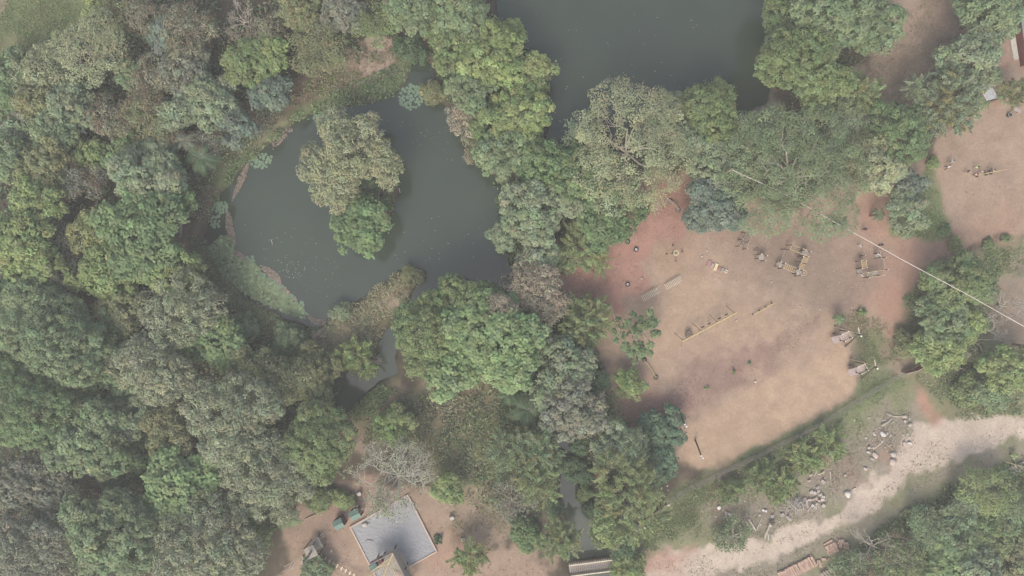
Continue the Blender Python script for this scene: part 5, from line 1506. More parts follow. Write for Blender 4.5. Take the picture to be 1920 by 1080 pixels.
# big slide tower at the bottom edge
root = thing('slide_tower', G(742, 1066), 'big timber play tower at the bottom edge overlapping the gravel pad', 'play tower')
z = 2.6
K, Lf, Rt = (737.5, 1032.5), (690, 1068), (793, 1092)
cW = W(742, 1085, z)
m = MB()
n = 9
q = [W(737, 1033.5, z), W(700, 1054, z), W(735, 1120, z), W(772, 1100, z)]
for i in range(n):
    t = (i + .5) / n
    m.beam(q[0] + (q[1] - q[0]) * t, q[3] + (q[2] - q[3]) * t, np.linalg.norm(q[0] - q[1]) / n * .86, .08)
m.build('deck', M['wood_grey'], root)
for a, b, z0, z1, w in (((737.5, 1033), (765, 1090), 1.9, 3.6, .1), ((737.5, 1033), (695, 1056), 1.9, 3.3, .1)):
    p, q_ = W(*a, (z0 + z1) / 2), W(*b, (z0 + z1) / 2)
    MB().beam(p, q_, w, z1 - z0).build('plank_wall', M['stone_pink'], root)
rp = [W(741, 1036, 2.5), W(749, 1033, 1.9), W(775, 1083, .9), W(766, 1088, 1.2)]
for i, (x0, x1) in enumerate(((742.5, 748.5), (750, 756.5))):
    MB().beam(W(x0, 1037 + 2 * i, 2.2 - .4 * i), W(x0 + 27, 1092, 2.0 - .6 * i), .55, .1).build('ramp_board', M['wood'] if i else M['wood_grey'], root)
for a, b, r in (((737, 1037), (713, 1096), .17), ((733, 1045), (695, 1072), .1), ((730, 1053), (700, 1068), .09), ((727, 1058), (690, 1080), .07), ((735, 1048), (758, 1088), .06), ((731, 1060), (746, 1092), .05)):
    MB().tube([W(*a, 4.3), (W(*a, 4.3) + W(*b, 4.0)) / 2 + [0, 0, .1], W(*b, 4.0)], [r, r, r * .9], 8).build('bamboo_pole', M['bamboo'], root)
for x, y in ((737.5, 1034), (704, 1053), (768, 1096), (760, 1068)):
    m = MB(); post(m, x, y, 2.5, .12); m.build('post', M['wood_dark'], root)
m = MB(); c = W(701.5, 1062.5, 3.0); m.box(c, (1.15, .95, .9), .5); m.build('side_box', M['green'], root)
m = MB(); c = W(714, 1049.5, 2.7); m.box(c, (.55, .75, 1.1), .5); m.build('side_wall', M['maroon'], root)
m = MB()
for k in range(4):
    m.beam(W(738 + k * 3.5, 1070 + k * 1.2, 2.9), W(748 + k * 4.5, 1094 + k, 2.9), .1, .08)
m.build('slats', M['kerb'], root)

# ------------------------------------------------------------------ footbridge over the creek
a, b = W(1067, 1065.5, .7), W(1172, 1052, .7)
root = thing('footbridge', [*((a + b) / 2)[:2], WATER_Z], 'weathered wooden footbridge crossing the creek at the bottom edge', 'footbridge')
d = unit((b - a) * [1, 1, 0]); s = np.array([-d[1], d[0], 0])
m = MB()
N = 30
for i in range(N):
    t = (i + .5) / N
    c = a + (b - a) * t
    m.beam(c - s * .72, c + s * .72, .17, .06)
m.build('deck', M['stone'], root)
MB().beam(a - s * .1 - [0, 0, .12], b - s * .1 - [0, 0, .12], 1.0, .1).build('deck_underlay', M['wood'], root)
for sg, nm in ((1, 'railing'), (-1, 'railing')):
    o = s * sg * .8
    r_ = MB().beam(a + o + [0, 0, 1.05], b + o + [0, 0, 1.05], .16, .07)
    ro = r_.build('handrail', M['cream'], root)
    m = MB()
    nb = 54
    for i in range(nb + 1):
        p = a + o + (b - a) * i / nb
        m.beam(p, p + [0, 0, 1.0], .06, .06, (0, 1, 0))
    m.build('balusters', M['wood_dark'], ro)
    MB().beam(a + o * 1.05 - [0, 0, .12], b + o * 1.05 - [0, 0, .12], .14, .22).build('girder', M['wood_dark'], root)
for t in (.12, .5, .88):
    for sg in (-1, 1):
        p = a + (b - a) * t + s * sg * .75
        MB().tube([[p[0], p[1], -1.7], p - [0, 0, .1]], .12, 8).build('pile', M['wood_dark'], root)
root = thing('bamboo_handrail', G(1186, 1030), 'curved double bamboo handrail at the right end of the footbridge', 'handrail')
for off, z in ((0, 1.0), (.28, .55)):
    MB().tube([W(x, y, z) - [off, 0, 0] for x, y in ((1172, 1003), (1178, 1009), (1183.5, 1022), (1188, 1034), (1191.5, 1047))], .05, 6).build('rail', M['bark_pale'], root)
for a_, b_ in (((1171.5, 1049.5), (1182, 1032)), ((1174.5, 1050), (1184.5, 1035))):
    MB().tube([W(*a_, .9), W(*b_, .9)], .045, 6).build('rail', M['bark_pale'], root)
for x, y in ((1172, 1003), (1182, 1020), (1188, 1034), (1191, 1047)):
    m = MB(); post(m, x, y, 1.05, .06); m.build('post', M['wood'], root)

# stepped walkway and orange bench beside the creek
root = thing('wooden_walkway', G(1101, 818), 'old grey plank walkway with side rails between creek and knobbly tree', 'walkway')
for c0, c1, wd, z in (((1091.5, 790), (1095.5, 806), .85, .5), ((1099.5, 821), (1109.5, 843), .95, .35)):
    p, q = W(*c0, z), W(*c1, z)
    m = MB(); sd = planks(m, p, q, wd, 10, w=np.linalg.norm(q - p) / 10 * .9, sag=0); pl = m.build('planks', M['wood_grey'], root)
    for sg in (-1, 1):
        MB().tube([p + sd * sg * wd * .52 + [0, 0, .3], q + sd * sg * wd * .6 + [0, 0, .3]], .05, 6).build('side_rail', M['wood'], pl)
    MB().beam(q - sd * wd * .6 + [0, 0, .12], q + sd * wd * .6 + [0, 0, .12], .12, .1).build('end_board', M['cream'], pl)
c = W(1118, 884, .5)
root = thing('bench', [c[0], c[1], 0], 'orange brown wooden bench under the plumed tree by the creek', 'bench')
rz = 1.8
cs, sn = math.cos(rz), math.sin(rz)
R2 = lambda x, y, zz: np.array([c[0] + x * cs - y * sn, c[1] + x * sn + y * cs, zz])
m = MB()
for k in range(4):
    m.beam(R2(-.85, -.35 + k * .2, .5), R2(.85, -.35 + k * .2, .5), .17, .05)
m.build('seat', M['orange'], root)
for x in (-.75, .75):
    for y in (-.35, .3):
        MB().beam(R2(x, y, -.05), R2(x, y, .47), .08, .08).build('leg', M['wood_dark'], root)
m = MB()
for k in range(2):
    m.beam(R2(-.85, .38, .72 + k * .2), R2(.85, .38, .72 + k * .2), .05, .14)
for x in (-.85, .85):
    m.beam(R2(x, .38, .1), R2(x, .38, 1.0), .06, .06)
m.build('backrest', M['orange'], root)

# ------------------------------------------------------------------ fences and gate
def wire_fence(pts, label, h=2.0, step=3.2):
    P_ = [G(*p) for p in pts]
    root = thing('wire_fence', np.mean(P_, 0), label, 'fence')
    w = MB()
    L_ = [0]
    for a, b in zip(P_[:-1], P_[1:]):
        L_.append(L_[-1] + np.linalg.norm(b - a))
    at = lambda l: np.array([np.interp(l, L_, [p[k] for p in P_]) for k in range(3)])
    l = 0.0
    while l < L_[-1] - .3:
        for dl in (h, -h):
            a, b = at(max(0, min(L_[-1], l))), at(max(0, min(L_[-1], l + dl)))
            w.tube([a + [0, 0, .05], b + [0, 0, h]], .0095, 3, cap=False)
        l += .2
    for zz in (.05, h * .5, h):
        w.tube([at(x) + [0, 0, zz] for x in np.linspace(0, L_[-1], 24)], .012, 3)
    w.build('wire_mesh', M['net'], root)
    for x in np.arange(0, L_[-1] + .1, step):
        p = at(x)
        po = MB().tube([p - [0, 0, .2], p + [0, 0, h], p + [.18, -.35, h + .3]], .045, 6).build('post', M['steel'], root)
wire_fence([(1228, 952), (1290, 913), (1345, 886), (1420, 850), (1490, 815), (1560, 776), (1630, 732), (1688, 698)], 'long grey wire mesh fence along the south side of the sand pitch', 1.9, 3.4)
wire_fence([(1740, 684), (1790, 688), (1830, 705), (1865, 716)], 'short grey wire fence running right from the red gate', 1.6, 3.0)
a, b, c_ = W(1701, 700.5, 1.6), W(1720, 696, 1.6), W(1736, 687.5, 1.6)
root = thing('gate', [*b[:2], 0], 'red painted sheet gate between the wire fences', 'gate')
for p, q in ((a, b), (b, c_)):
    dn = np.array([0, 0, .8])
    MB().beam(p - dn, q - dn, .05, 1.55).build('leaf', M['red'], root)
    MB().tube([p, q], .05, 6).build('top_rail', M['stone_pink'], root)
for p in (a, b, c_):
    MB().tube([[p[0], p[1], -.1], p + [0, 0, .15]], .08, 8).build('post', M['steel'], root)
a, b = W(1197, 984, 1.4), W(1250, 946, 1.4)
root = thing('low_wall', [*((a + b) / 2)[:2], 0], 'dark red sheet fence half hidden under the biggest plumed tree', 'fence')
MB().beam(a - [0, 0, .7], b - [0, 0, .7], .06, 1.4).build('panel', M['maroon'], root)
MB().tube([a + [0, 0, .05], b + [0, 0, .05]], .05, 6).build('top_rail', M['orange'], root)
for t in (0, .33, .66, 1):
    p = a + (b - a) * t
    MB().tube([[p[0], p[1], -.1], p + [0, 0, .2]], .06, 6).build('post', M['wood_dark'], root)

# ------------------------------------------------------------------ second court: hut, shed, benches
root = thing('open_hut', G(1846, 178), 'small open hut with a pale grey sheet roof beside the second court', 'hut')
z = 2.6
q = [W(x, y, z) for x, y in ((1836.7, 169), (1856.7, 160), (1871.5, 183.5), (1850, 189))]
q[0][2] += .25; q[1][2] += .25
m = MB(); n = 9
for i in range(n):
    t0, t1 = i / n, (i + 1) / n
    A0, A1 = q[0] + (q[1] - q[0]) * t0, q[0] + (q[1] - q[0]) * t1
    B0, B1 = q[3] + (q[2] - q[3]) * t0, q[3] + (q[2] - q[3]) * t1
    up = np.array([0, 0, .05])
    m.add([A0, (A0 + A1) / 2 + up, A1, B1, (B0 + B1) / 2 + up, B0], [(0, 1, 4, 5), (1, 2, 3, 4)])
m.build('roof', M['roof'], root)
ctr = sum(q) / 4
for p in q:
    e = p + (ctr - p) * .12
    MB().tube([[e[0], e[1], -.1], [e[0], e[1], p[2] - .05]], .07, 6).build('post', M['wood_dark'], root)
MB().beam(W(1838, 196, .5), W(1846, 190, .5), .5, .45).build('bench', M['concrete'], root)
root = thing('shed', W(1925, 95), 'low maroon walled shed with a teal roof at the right edge', 'shed')
p0, p1 = W(1905, 66), W(1911, 110)
d = unit(p1 - p0); s = np.array([-d[1], d[0], 0]); s = s if s[0] > 0 else -s
m = MB(); m.prism([tuple(v[:2]) for v in (p0 - d * 3, p1 + d * 1.2, p1 + d * 1.2 + s * 7, p0 - d * 3 + s * 7)], -.1, 1.35); m.build('wall', M['maroon'], root)
m = MB(); A0, B0 = p0 - d * 3.3 + s * .05 + [0, 0, 1.4], p1 + d * 1.5 + s * .05 + [0, 0, 1.4]
m.add([A0, B0, B0 + s * 3.6 + [0, 0, .9], A0 + s * 3.6 + [0, 0, .9], A0 - [0, 0, .06], B0 - [0, 0, .06], B0 + s * 3.6 + [0, 0, .84], A0 + s * 3.6 + [0, 0, .84]], [(0, 1, 2, 3), (7, 6, 5, 4), (0, 4, 5, 1), (1, 5, 6, 2), (3, 7, 4, 0)]); m.build('roof', M['teal_roof'], root)
tag(MB().beam(W(1896, 60, .1), W(1904.5, 112, .1), .75, .3).build('kerb_wall', M['concrete']), 'pale concrete kerb strip in front of the maroon shed', 'kerb')
g = G(1903, 206.5)
rootbox('court_bench', 'low wooden table bench beside the black tub on the second court', 'bench', 1903, 206.5, [('top', MB().beam(g + [-.55, .3, .42], g + [.5, -.3, .42], .55, .08), 'lilac'), ('leg', MB().box(g + [-.35, .2, .2], (.1, .4, .42), -.5), 'wood_dark'), ('leg', MB().box(g + [.33, -.2, .2], (.1, .4, .42), -.5), 'wood_dark')])
g = G(1890, 216.5)
rootbox('tub', 'black round tub standing on the second sand court', 'tub', 1890, 216.5, [('body', MB().tube([g, g + [.05, 0, .5]], [.28, .34], 14), 'tyre'), ('rim', MB().torus(g + [.05, 0, .5], .33, .04, 16, 6), 'steel')])
# low yellow seesaw pole with half tyres on the second court
a, b = W(1831, 328.5, .55), W(1888, 317.3, .8)
root = thing('seesaw', [*((a + b) / 2)[:2], 0], 'long low yellow pole with half tyres on the second court', 'seesaw')
MB().tube([a, (a + b) / 2 + [0, 0, .05], b], [.05, .06, .05], 7).build('beam', M['yellow'], root)
for x, y in ((1829.8, 328.8), (1847, 325.8), (1856.2, 323.8)):
    g = G(x, y)
    MB().torus(g + [0, 0, .2], .24, .08, 18, 8, None, 1.2, 6.0).build('half_tyre', M['tyre'], root, True)
for x, y in ((1648.5, 460.2), (1654, 459.3)):
    g = G(x, y)
    tag(MB().rock(g + [0, 0, .15], .19, .15, .25, np.random.RandomState(int(x)), .4).build('stump', M['wood_dark']), 'low dark stump beside the zip line cable' if x < 1650 else 'second dark stump closer to the grass triangle', 'stump')

# boardwalks half hidden at lower right
for (pa, pb, wd, lb) in (((1876, 893.5), (1930, 868), 1.3, 'grey plank walkway at the right edge below the tiny palm'), ((1543, 1083), (1583, 1064), 1.6, 'brown plank walkway below the stacked clay blocks')):
    p, q = W(*pa, .4), W(*pb, .4)
    root = thing('plank_walkway', [*((p + q) / 2)[:2], 0], lb, 'walkway')
    m = MB(); n = int(np.linalg.norm(q - p) / .42)
    dd = unit(q - p); sd = np.array([-dd[1], dd[0], 0]); sk = unit(sd + dd * -.35)
    for i in range(n):
        c = p + (q - p) * (i + .5) / n
        m.beam(c - sk * wd / 2, c + sk * wd / 2, .27, .07)
    m.build('planks', M['wood_grey'], root)
    for sg in (-.4, .4):
        MB().beam(p + sd * sg * wd - [0, 0, .12], q + sd * sg * wd - [0, 0, .12], .1, .16).build('bearer', M['wood_dark'], root)
tag(MB().tube([W(1887, 866, .9), W(1930, 879, .9)], .07, 6).build('pole', M['bamboo']), 'pale pole leaning above the grey plank walkway', 'pole')
tag(MB().tube([W(1550.5, 1059.5, 1), W(1569, 1080, 1)], .07, 6).build('pole', M['bamboo']), 'pale pole crossing the brown plank walkway', 'pole')
tag(MB().tube([W(1536, 1079, .8), W(1556, 1068, .8)], .05, 6).build('pole', M['bamboo']), 'thin pole meeting the crossing pole at the brown walkway', 'pole')
# bamboo frame on the island and fallen trunks by the west bank
root = thing('bamboo_landing', G(705, 368), 'pale bamboo landing frame lying on the island ground', 'frame')
for a, b in (((714, 343), (711.5, 376)), ((684.5, 351), (704, 341)), ((691, 362.5), (702, 357.5)), ((697.5, 371), (711.5, 370.5)), ((698, 381.5), (708, 376)), ((711, 376), (716, 381)), ((714, 342.5), (718, 343))):
    MB().tube([G(*a, .8), G(*b, .8)], .06, 6).build('pole', M['deadwood'], root)
for a, b in (((700, 362), (704, 372)), ((692, 352), (703, 366)), ((703, 385), (712, 388))):
    MB().tube([G(*a, .6), G(*b, .6)], .05, 6).build('pole', M['orange'], root)
for (a, b, lb) in (((328, 435), (335, 415), 'left of the two pale fallen trunks on the west bank'), ((339, 445), (350, 417), 'right of the two pale fallen trunks on the west bank')):
    tag(MB().tube([G(*a, .3), G(*b, 1.6)], [.22, .16], 8).build('fallen_trunk', M['bark_pale']), lb, 'fallen trunk', 'fallen trunks on the west bank')
for (x, y, lb) in ((509.5, 453.5, 'pale thin stick floating left of the island'), (749, 357, 'white float beside the east shore of the island')):
    w_ = W(x, y, WATER_Z + .03)
    tag(MB().tube([w_ + [-.08, .35, 0], w_ + [.1, -.35, 0]], .06, 6).build('stick', M['stone']), lb, 'stick')

# ------------------------------------------------------------------ rubble ground by the track
rg = np.random.RandomState(31)
for (x, y, rx, ry, rot, mt, lb) in (
        (1640, 853, .6, .42, -.5, 'stone_pink', 'large pink grey boulder at the left of the log triangle'), (1634.5, 859.5, .4, .26, -.4, 'wood_grey', 'dark grey boulder under the large pink grey one'), (1673.8, 851.3, .5, .48, .4, 'stone', 'square grey boulder at the foot of the right log'),
        (1672.4, 866, .48, .6, .5, 'stone_pink', 'egg shaped pink grey boulder beside the pale track'), (1694.6, 830.5, .26, .36, 0, 'stone_pink', 'upright lilac boulder left of a white one by the track'), (1704.8, 830, .36, .25, -.3, 'white', 'white boulder at the edge of the pale track'),
        (1705.8, 796, .36, .36, 0, 'stone', 'round flat boulder near the red earth branch'), (1695.2, 780.5, .34, .3, -.4, 'stone_pink', 'pinkish boulder at the end of the thin log'), (1696, 789.5, .26, .22, -.6, 'stone', 'grey boulder below the pinkish one by the thin log'),
        (1655.3, 813.5, .62, .34, -.5, 'white', 'long white boulder in the middle of the rubble'), (1627, 847, .4, .24, -.2, 'stone', 'pale boulder left of the large pink grey one'), (1628.5, 838.8, .28, .26, 0, 'stone', 'small pale boulder above the left boulders'),
        (1622, 878, .36, .32, 0, 'stone_pink', 'lone rounded boulder left of the egg shaped one'), (1589, 925.5, .5, .56, .2, 'white', 'big round white boulder alone beside the track'), (1601, 916, .3, .16, .4, 'concrete', 'small flat stone right above the big round white boulder'),
        (1584, 890.5, .2, .2, 0, 'stone_pink', 'small round stone between two short logs'), (1368, 963, .4, .26, -.6, 'stone', 'grey boulder beside the short grey log'), (1348.3, 951, .32, .34, -.2, 'bright', 'bright white slab below the feathery moss bush'),
        (1639, 814.5, .22, .18, 0, 'white', 'small white stone left of the long white boulder'), (1430.7, 956, .22, .22, 0, 'bright', 'left of a pair of small white stones'), (1436, 957.2, .22, .26, 0, 'white', 'right of a pair of small white stones')):
    o = MB().rock(G(x, y, .12), rx, ry, min(rx, ry) * .85, rg, rot).build('boulder', M[mt], None, True)
    tag(o, lb, 'boulder', 'boulders in the rubble')
for (x0, y0, x1, y1, r0, r1, mt, lb) in (
        (1651.5, 797.5, 1670.5, 785, .2, .13, 'deadwood', 'thick pale log in the middle of the rubble'), (1666, 778.7, 1690.5, 781, .07, .09, 'deadwood', 'thin straight log ending at the pinkish boulder'), (1636.5, 843, 1657, 825.5, .07, .08, 'cream', 'left log of the triangle above the boulders'),
        (1657, 829, 1675.5, 844, .07, .11, 'wood', 'right log of the triangle above the boulders'), (1641, 802, 1655, 807.8, .05, .06, 'wood', 'thin stick above the long white boulder'), (1360.2, 958.7, 1365.3, 979, .13, .14, 'deadwood', 'short grey log beside the bright white slab'),
        (1403.3, 972.6, 1417, 994, .13, .13, 'deadwood', 'left arm of the V shaped grey logs'), (1428, 971.7, 1418.8, 992.5, .08, .11, 'deadwood', 'right arm of the V shaped grey logs'), (1398, 976, 1402, 985, .1, .08, 'wood_grey', 'short stub left of the V shaped logs'),
        (1402, 978, 1407, 996, .05, .05, 'wood_grey', 'thin stick inside the V shaped logs'), (1442.5, 986, 1432.5, 1010, .15, .17, 'deadwood', 'curved grey log below the root stump'), (1438.7, 998, 1440.4, 1012.5, .06, .08, 'white', 'white stick beside the curved grey log'),
        (1446.5, 1001, 1448.5, 1007, .1, .12, 'deadwood', 'short log stub at the edge of the track'), (1556, 883.5, 1556, 898, .1, .1, 'stone', 'short upright pale log left of another short log'), (1574, 888, 1574, 898, .08, .08, 'wood', 'short brown log beside the small round stone'),
        (1514.5, 957.5, 1519.5, 950.5, .1, .1, 'stone', 'short pale log right of the brush pile'), (1526, 892, 1532, 882, .1, .1, 'stone', 'pale log above the sawn blocks under the lime bush'), (1565, 862, 1580, 864, .07, .07, 'wood_grey', 'grey log under the right end of the lime bush')):
    a, b = G(x0, y0, r0 * .8), G(x1, y1, r1 * .8)
    tag(MB().tube([a, (a + b) / 2 + np.append(rg.normal(0, .05, 2), .03), b], [r0, (r0 + r1) / 2, r1], 8).build('log', M[mt]), lb, 'log', 'logs in the rubble')
root = thing('root_stump', G(1446, 979), 'grey upturned root stump above the curved log', 'stump')
MB().tube([G(1440, 987, .2), G(1444, 980, .5)], [.2, .35], 9).build('stem', M['wood_grey'], root)
m = MB()
for a in np.linspace(0, 6, 9):
    m.tube([G(1444, 980, .5), G(1445 + 7 * math.cos(a), 978 + 5 * math.sin(a), .35 + .3 * rg.rand())], [.16, .06], 6)
m.build('roots', M['bark'], root)
# sawn blocks round the brush pile
proto = None
for k, (x, y) in enumerate([(1520, 890.5), (1536, 886.7), (1541.7, 884.4), (1540.5, 900), (1543, 904), (1533.3, 914.4), (1534, 921), (1537, 926.5), (1526, 923), (1520.6, 921.7), (1542, 930.5), (1542.5, 935), (1523.3, 936), (1529.4, 934), (1534, 937.5), (1516.7, 935.5), (1512, 944.4), (1511, 938),
                              (1523, 946), (1529, 944), (1526.7, 951), (1542.8, 947), (1466, 965), (1448, 930.5), (1450, 934), (1516.7, 901), (1508, 934), (1514, 949), (1476, 970), (1480, 974), (1446, 968)]):
    g = G(x, y, .14)
    if k % 4 == 0:
        proto = MB().box(g, (.34 + .1 * (k % 3), .52 + .12 * (k % 2), .36), 0, .82 + .05 * (k % 3)).build('sawn_block', M['stone' if k % 3 else 'stone_pink'])
        o = proto
    else:
        o = proto.copy(); COL.objects.link(o); o.location = (g[0], g[1], g[2] - .18)
    o.rotation_euler = (rg.normal(0, .15), rg.normal(0, .15), rg.uniform(0, 3.1))
    tag(o, 'pale sawn block scattered around the brush pile', 'sawn block', 'sawn blocks around the brush pile')
rows = []
for k in range(95):
    a = rg.uniform(0, 6.28); rr = math.sqrt(rg.rand())
    x, y = 1485 + 22 * rr * math.cos(a), 945 + 14 * rr * math.sin(a)
    th = rg.normal(.55 if y > 945 else -.75, .75)
    ln = rg.uniform(.7, 2.3)
    c = G(x, y, .15 + .75 * (1 - rr) + .3 * rg.rand())
    d = np.array([math.cos(th), math.sin(th), rg.normal(0, .16)]) * ln / 2
    r = rg.uniform(.028, .07)
    o = MB().tube([c - d, c + np.append(rg.normal(0, .05, 2), 0), c + d], [r, r * .9, r * .7], 5).build('stick', M[('deadwood', 'stone', 'wood_grey')[k % 3]])
    tag(o, 'grey stick tangled in the brush pile', 'stick', 'sticks of the brush pile')
# stones strewn about
for poly, n, lb, gp, mt in (([(1610, 790), (1650, 770), (1700, 765), (1715, 800), (1700, 830), (1640, 850), (1615, 830)], 34, 'tiny pale stone strewn in the rubble with the boulders', 'tiny stones of the boulder rubble', 'stone'),
                            ([(1330, 950), (1420, 930), (1450, 950), (1430, 1000), (1360, 1000)], 22, 'tiny pale stone strewn around the V shaped logs', 'tiny stones by the logs', 'concrete'),
                            ([(1340, 890), (1385, 880), (1390, 905), (1350, 915)], 14, 'tiny pink stone on bare earth under the wire fence', 'tiny stones by the fence', 'stone_pink'),
                            ([(1385, 205), (1440, 180), (1470, 210), (1460, 225), (1400, 215)], 24, 'tiny pale stone on the lake shore rubble', 'tiny stones of the lake shore', 'stone'),
                            ([(1540, 440), (1700, 470), (1600, 620), (1300, 600), (1100, 560), (1150, 480)], 20, 'tiny pale pebble on the playground earth', 'pebbles of the playground', 'stone_pink'),
                            ([(1200, 940), (1260, 900), (1280, 930), (1230, 990), (1185, 1000)], 8, 'tiny white litter piece near the dark red fence', 'litter by the red fence', 'white')):
    pr_ = MB().rock((0, 0, 0), .15, .12, .1, rg).build('small_stone', M[mt])
    for i, (x, y) in enumerate(sample(rg, poly, n)):
        o = pr_ if i == 0 else pr_.copy()
        if i: COL.objects.link(o)
        o.location = tuple(G(x, y, .0))
        s_ = rg.uniform(.5, 1.5)
        o.scale = (s_, s_ * rg.uniform(.6, 1), s_)
        o.rotation_euler = (0, 0, rg.uniform(0, 6))
        tag(o, lb, 'stone', gp)

# ------------------------------------------------------------------ stacked clay blocks
def clay(n0, x, y, ln, rz, z, label, gp, wd=.2, mt=None):
    o = n0.copy(); COL.objects.link(o)
    g = G(x, y, z)
    o.location = tuple(g)
    o.scale = (wd / .2, ln, 1)
    o.rotation_euler = (rg.normal(0, .03), rg.normal(0, .03), rz)
    tag(o, label, 'clay block', gp)
    return o
CL = mat('clay', (.37, .265, .21), .85, .25, 2.0)
me0 = MB().box((0, 0, .1), (.19, 1.0, .2), 0, .97).build('clay_block', CL)
first = [True]
def place(*a, **k):
    if first[0]:
        first[0] = False
        o = clay(me0, *a, **k); bpy.data.objects.remove(me0.copy()) if False else None
        return o
    return clay(me0, *a, **k)
rz0 = .5
for i in range(29):
    t = i / 28
    x = 1462 + (1524.5 - 1462) * t + rg.normal(0, .35); y = 1082 + (1050.5 - 1082) * t + rg.normal(0, .35)
    for lay in range(2):
        clay(me0, x, y, 1.75 + rg.normal(0, .1), rz0 + rg.normal(0, .03), .2 * lay + .02, 'long clay block stacked side by side in the bottom row', 'clay blocks of the long row', .165)
for i in range(10):
    t = i / 9
    for row, (xa, ya, xb, yb, ln) in enumerate(((1547.5, 1027.5, 1564.5, 1019, .75), (1550.5, 1035.5, 1568, 1027.5, .8), (1545.5, 1022, 1560, 1014.5, .6))):
        clay(me0, xa + (xb - xa) * t + rg.normal(0, .3), ya + (yb - ya) * t + rg.normal(0, .3), ln, rz0 + rg.normal(0, .05), .02 + .2 * (row < 2), 'clay block in the square stack above the long row', 'clay blocks of the square stack', .15)
for i in range(42):
    x, y = sample(rg, [(1562, 1016), (1572, 1012), (1586, 1011), (1591, 1024), (1588, 1040), (1580, 1042), (1578, 1028)], 1)[0]
    clay(me0, x, y, rg.uniform(.35, .6), rg.uniform(0, 3), .02 + .25 * rg.rand(), 'clay block tumbled in the heap right of the square stack', 'clay blocks of the tumbled heap', .2)
for i in range(12):
    x, y = sample(rg, [(1531, 1049), (1536, 1048), (1542, 1058), (1538, 1062), (1532, 1055)], 1)[0]
    clay(me0, x, y, rg.uniform(.4, .7), rg.normal(.5, .5), .02 + .2 * rg.rand(), 'clay block in the small spill between the two stacks', 'clay blocks of the small spill', .2)
for i in range(7):
    x, y = sample(rg, [(1541, 1048), (1546, 1044), (1553, 1047), (1550, 1050)], 1)[0]
    clay(me0, x, y, rg.uniform(.3, .5), rg.normal(1.9, .5), .02, 'clay block lying beside the small spill', 'clay blocks beside the spill', .2)
for (x, y) in ((1630, 1013), (1635, 1012), (1638, 1011)):
    clay(me0, x, y, .6, 1.9 + rg.normal(0, .2), .05, 'clay block lying alone in the grass right of the heap', 'lone clay blocks in the grass', .25)
bpy.data.objects.remove(me0)

# ------------------------------------------------------------------ people
def person(fx, fy, face, shirt, trousers, label, height=1.65, stride=.0, bend=0.0, reach=0.0):
    """one continuous body grown over a skeleton; face: heading in radians"""
    k = height / 1.72
    V, E, Rr = [], [], []
    def add(p, r, par=None):
        V.append(p); Rr.append(r)
        if par is not None: E.append((par, len(V) - 1))
        return len(V) - 1
    by = lambda z: bend * max(0, z - .95)
    pel = add((0, 0, .96), .125)
    sp = add((0, by(1.15), 1.15), .115, pel)
    ch = add((0, by(1.36), 1.36), .14, sp)
    nk = add((0, by(1.5), 1.5), .055, ch)
    hd = add((0, by(1.58) + .01, 1.585), .085, nk)
    h2 = add((0, by(1.66) + .015, 1.655), .1, hd)
    h3 = add((0, by(1.72), 1.725), .055, h2)
    add((0, by(1.62) + .125, 1.615), .016, hd)
    for s in (-1, 1):
        sh = add((s * .18, by(1.42), 1.42), .065, ch)
        eb = add((s * .255, by(1.2) - .02 + reach * .12, 1.16 + reach * .05), .043, sh)
        wr = add((s * (.26 - reach * .05), by(1.0) + .09 + reach * .3, .95 + reach * .2), .028, eb)
        pa = add((s * (.262 - reach * .05), by(.95) + .11 + reach * .36, .885 + reach * .2), .03, wr)
        b0 = V[pa]
        for f, (dx, ln) in enumerate(((-.027, .075), (-.009, .085), (.009, .08), (.027, .062))):
            f1 = add((b0[0] + .01 * s, b0[1] + dx, b0[2] - .045), .0095, pa)
            add((b0[0] - .012 * s, b0[1] + dx * 1.1 + .01, b0[2] - .045 - ln * .6), .008, f1)
        add((b0[0] - .02 * s, b0[1] + .05, b0[2] - .01), .01, pa)
        hp = add((s * .085, 0, .9), .095, pel)
        kn = add((s * .095, .03 + s * stride * .6, .5), .062, hp)
        an = add((s * .1, -.02 + s * stride, .09), .042, kn)
        add((s * .115, .12 + s * stride, .035), .036, an)
    me = bpy.data.meshes.new('person')
    me.from_pydata([tuple(np.array(v) * k) for v in V], E, [])
    ob = bpy.data.objects.new('person', me); COL.objects.link(ob)
    md = ob.modifiers.new('skin', 'SKIN')
    for i, sv in enumerate(me.skin_vertices[0].data):
        sv.radius = (Rr[i] * k, Rr[i] * k)
        sv.use_root = i == 0
    sd = ob.modifiers.new('sub', 'SUBSURF'); sd.levels = 1; sd.render_levels = 1
    bpy.context.view_layer.update()
    dg = bpy.context.evaluated_depsgraph_get()
    m2 = bpy.data.meshes.new_from_object(ob.evaluated_get(dg))
    ob.modifiers.clear()
    ob.data = m2
    m2.materials.clear()
    for mt in ('skin', shirt, trousers, 'hair', 'tyre'):
        m2.materials.append(M[mt])
    for f in m2.polygons:
        x, y, z = np.array(f.center) / k
        yy = y - by(z)
        i = 0
        if z < .1: i = 4
        elif z < .98 and abs(x) < .2 and not (abs(x) > .19 and yy > .05): i = 2
        elif z < 1.47 and (abs(x) < .2 or z > 1.17): i = 1
        elif z > 1.66 or (z > 1.55 and yy < -.02): i = 3
        f.material_index = i
    ob.location = tuple(G(fx, fy))
    ob.rotation_euler = (0, 0, face)
    tag(ob, label, 'person', 'people in the park')
M['shirt_white'] = mat('shirt_white', (.72, .72, .78), .8, .08); M['shirt_blue'] = mat('shirt_blue', (.42, .48, .55), .8, .08); M['shirt_dark'] = mat('shirt_dark', (.07, .045, .055), .8, .1)
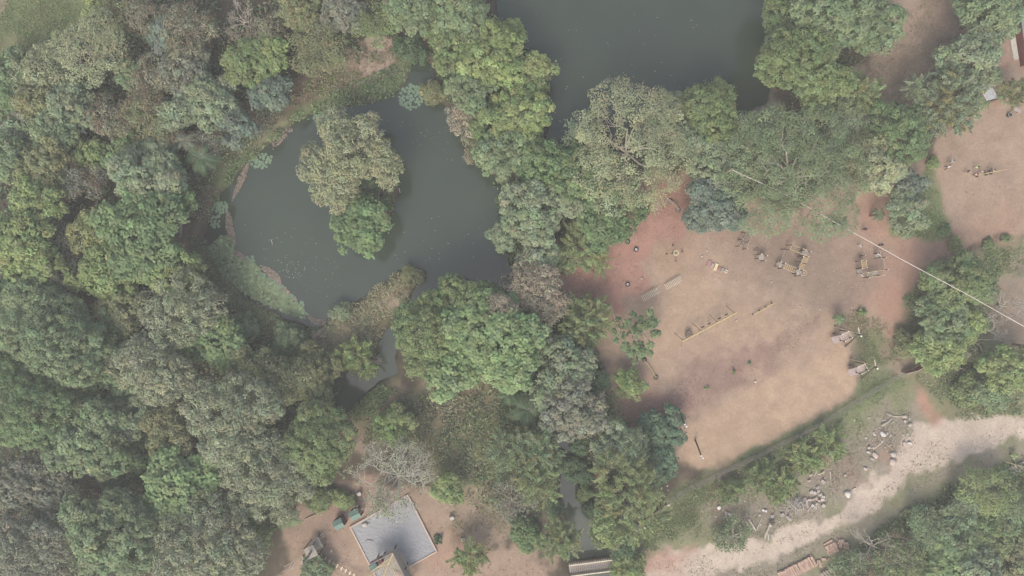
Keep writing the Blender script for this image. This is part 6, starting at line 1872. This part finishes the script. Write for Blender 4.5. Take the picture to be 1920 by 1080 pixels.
M['shirt_lime'] = mat('shirt_lime', (.52, .68, .32), .8, .08); M['shirt_pink'] = mat('shirt_pink', (.5, .35, .36), .8, .08); M['denim'] = mat('denim', (.05, .05, .07), .8, .1); M['khaki'] = mat('khaki', (.3, .24, .18), .8, .1); M['shirt_purple'] = mat('shirt_purple', (.13, .075, .09), .8, .1)
person(1771, 315.5, .5, 'shirt_white', 'denim', 'person in white shirt and dark trousers nearest the little lime bush', 1.78, .2, .25, .6)
person(1777.5, 304, -1.2, 'shirt_blue', 'khaki', 'person in pale blue shirt behind the white shirted one', 1.6, .1)
person(1807.5, 323, -1.5, 'shirt_purple', 'khaki', 'person in dark purple top walking to the yellow pole', 1.4, .22)
person(1822.5, 315, -1.7, 'shirt_lime', 'khaki', 'person in lime green shirt beside the yellow pole', 1.4, .1, .3)
person(1834.5, 323.2, -.6, 'shirt_pink', 'khaki', 'person in faded pink shirt above the half tyres', 1.35, .1)
person(1822.5, 329, -1.3, 'shirt_pink', 'wood_dark', 'person in dusty pink seated at the west end of the yellow pole', 1.2, .1, .4)
person(1851, 322, .4, 'shirt_dark', 'denim', 'person in black bending over the half tyres', 1.3, .15, .5, .6)
person(1857.5, 321.5, .8, 'shirt_white', 'khaki', 'person in white top at the east end of the half tyres', 1.2, .1, .3)
person(1608, 461.2, -1.5, 'shirt_white', 'cream', 'person in white walking above the square climbing course', 1.45, .15)
person(1616.5, 430.5, -1.2, 'shirt_dark', 'denim', 'person in black standing south of the dark small palm', 1.6, .1)
person(1866, 449.5, -1.4, 'shirt_dark', 'stone_pink', 'person in dark top walking along the court path', 1.65, .22)
# ------------------------------------------------------------------ haze
hz = MB()
hz.box((0, 0, (CAM_H + 3) / 2 - 2.0), (420, 320, CAM_H + 3 + 0.0))
HAZE = bpy.data.materials.new('haze_air')
HAZE.use_nodes = True
nt = HAZE.node_tree
nt.nodes.remove(nt.nodes['Principled BSDF'])
pv = nt.nodes.new('ShaderNodeVolumePrincipled')
pv.inputs['Color'].default_value = (0.94, 0.97, 0.95, 1)
pv.inputs['Density'].default_value = 0.00075
pv.inputs['Anisotropy'].default_value = 0.0
nt.links.new(pv.outputs[0], nt.nodes['Material Output'].inputs['Volume'])
kind(hz.build('haze', HAZE), 'stuff')
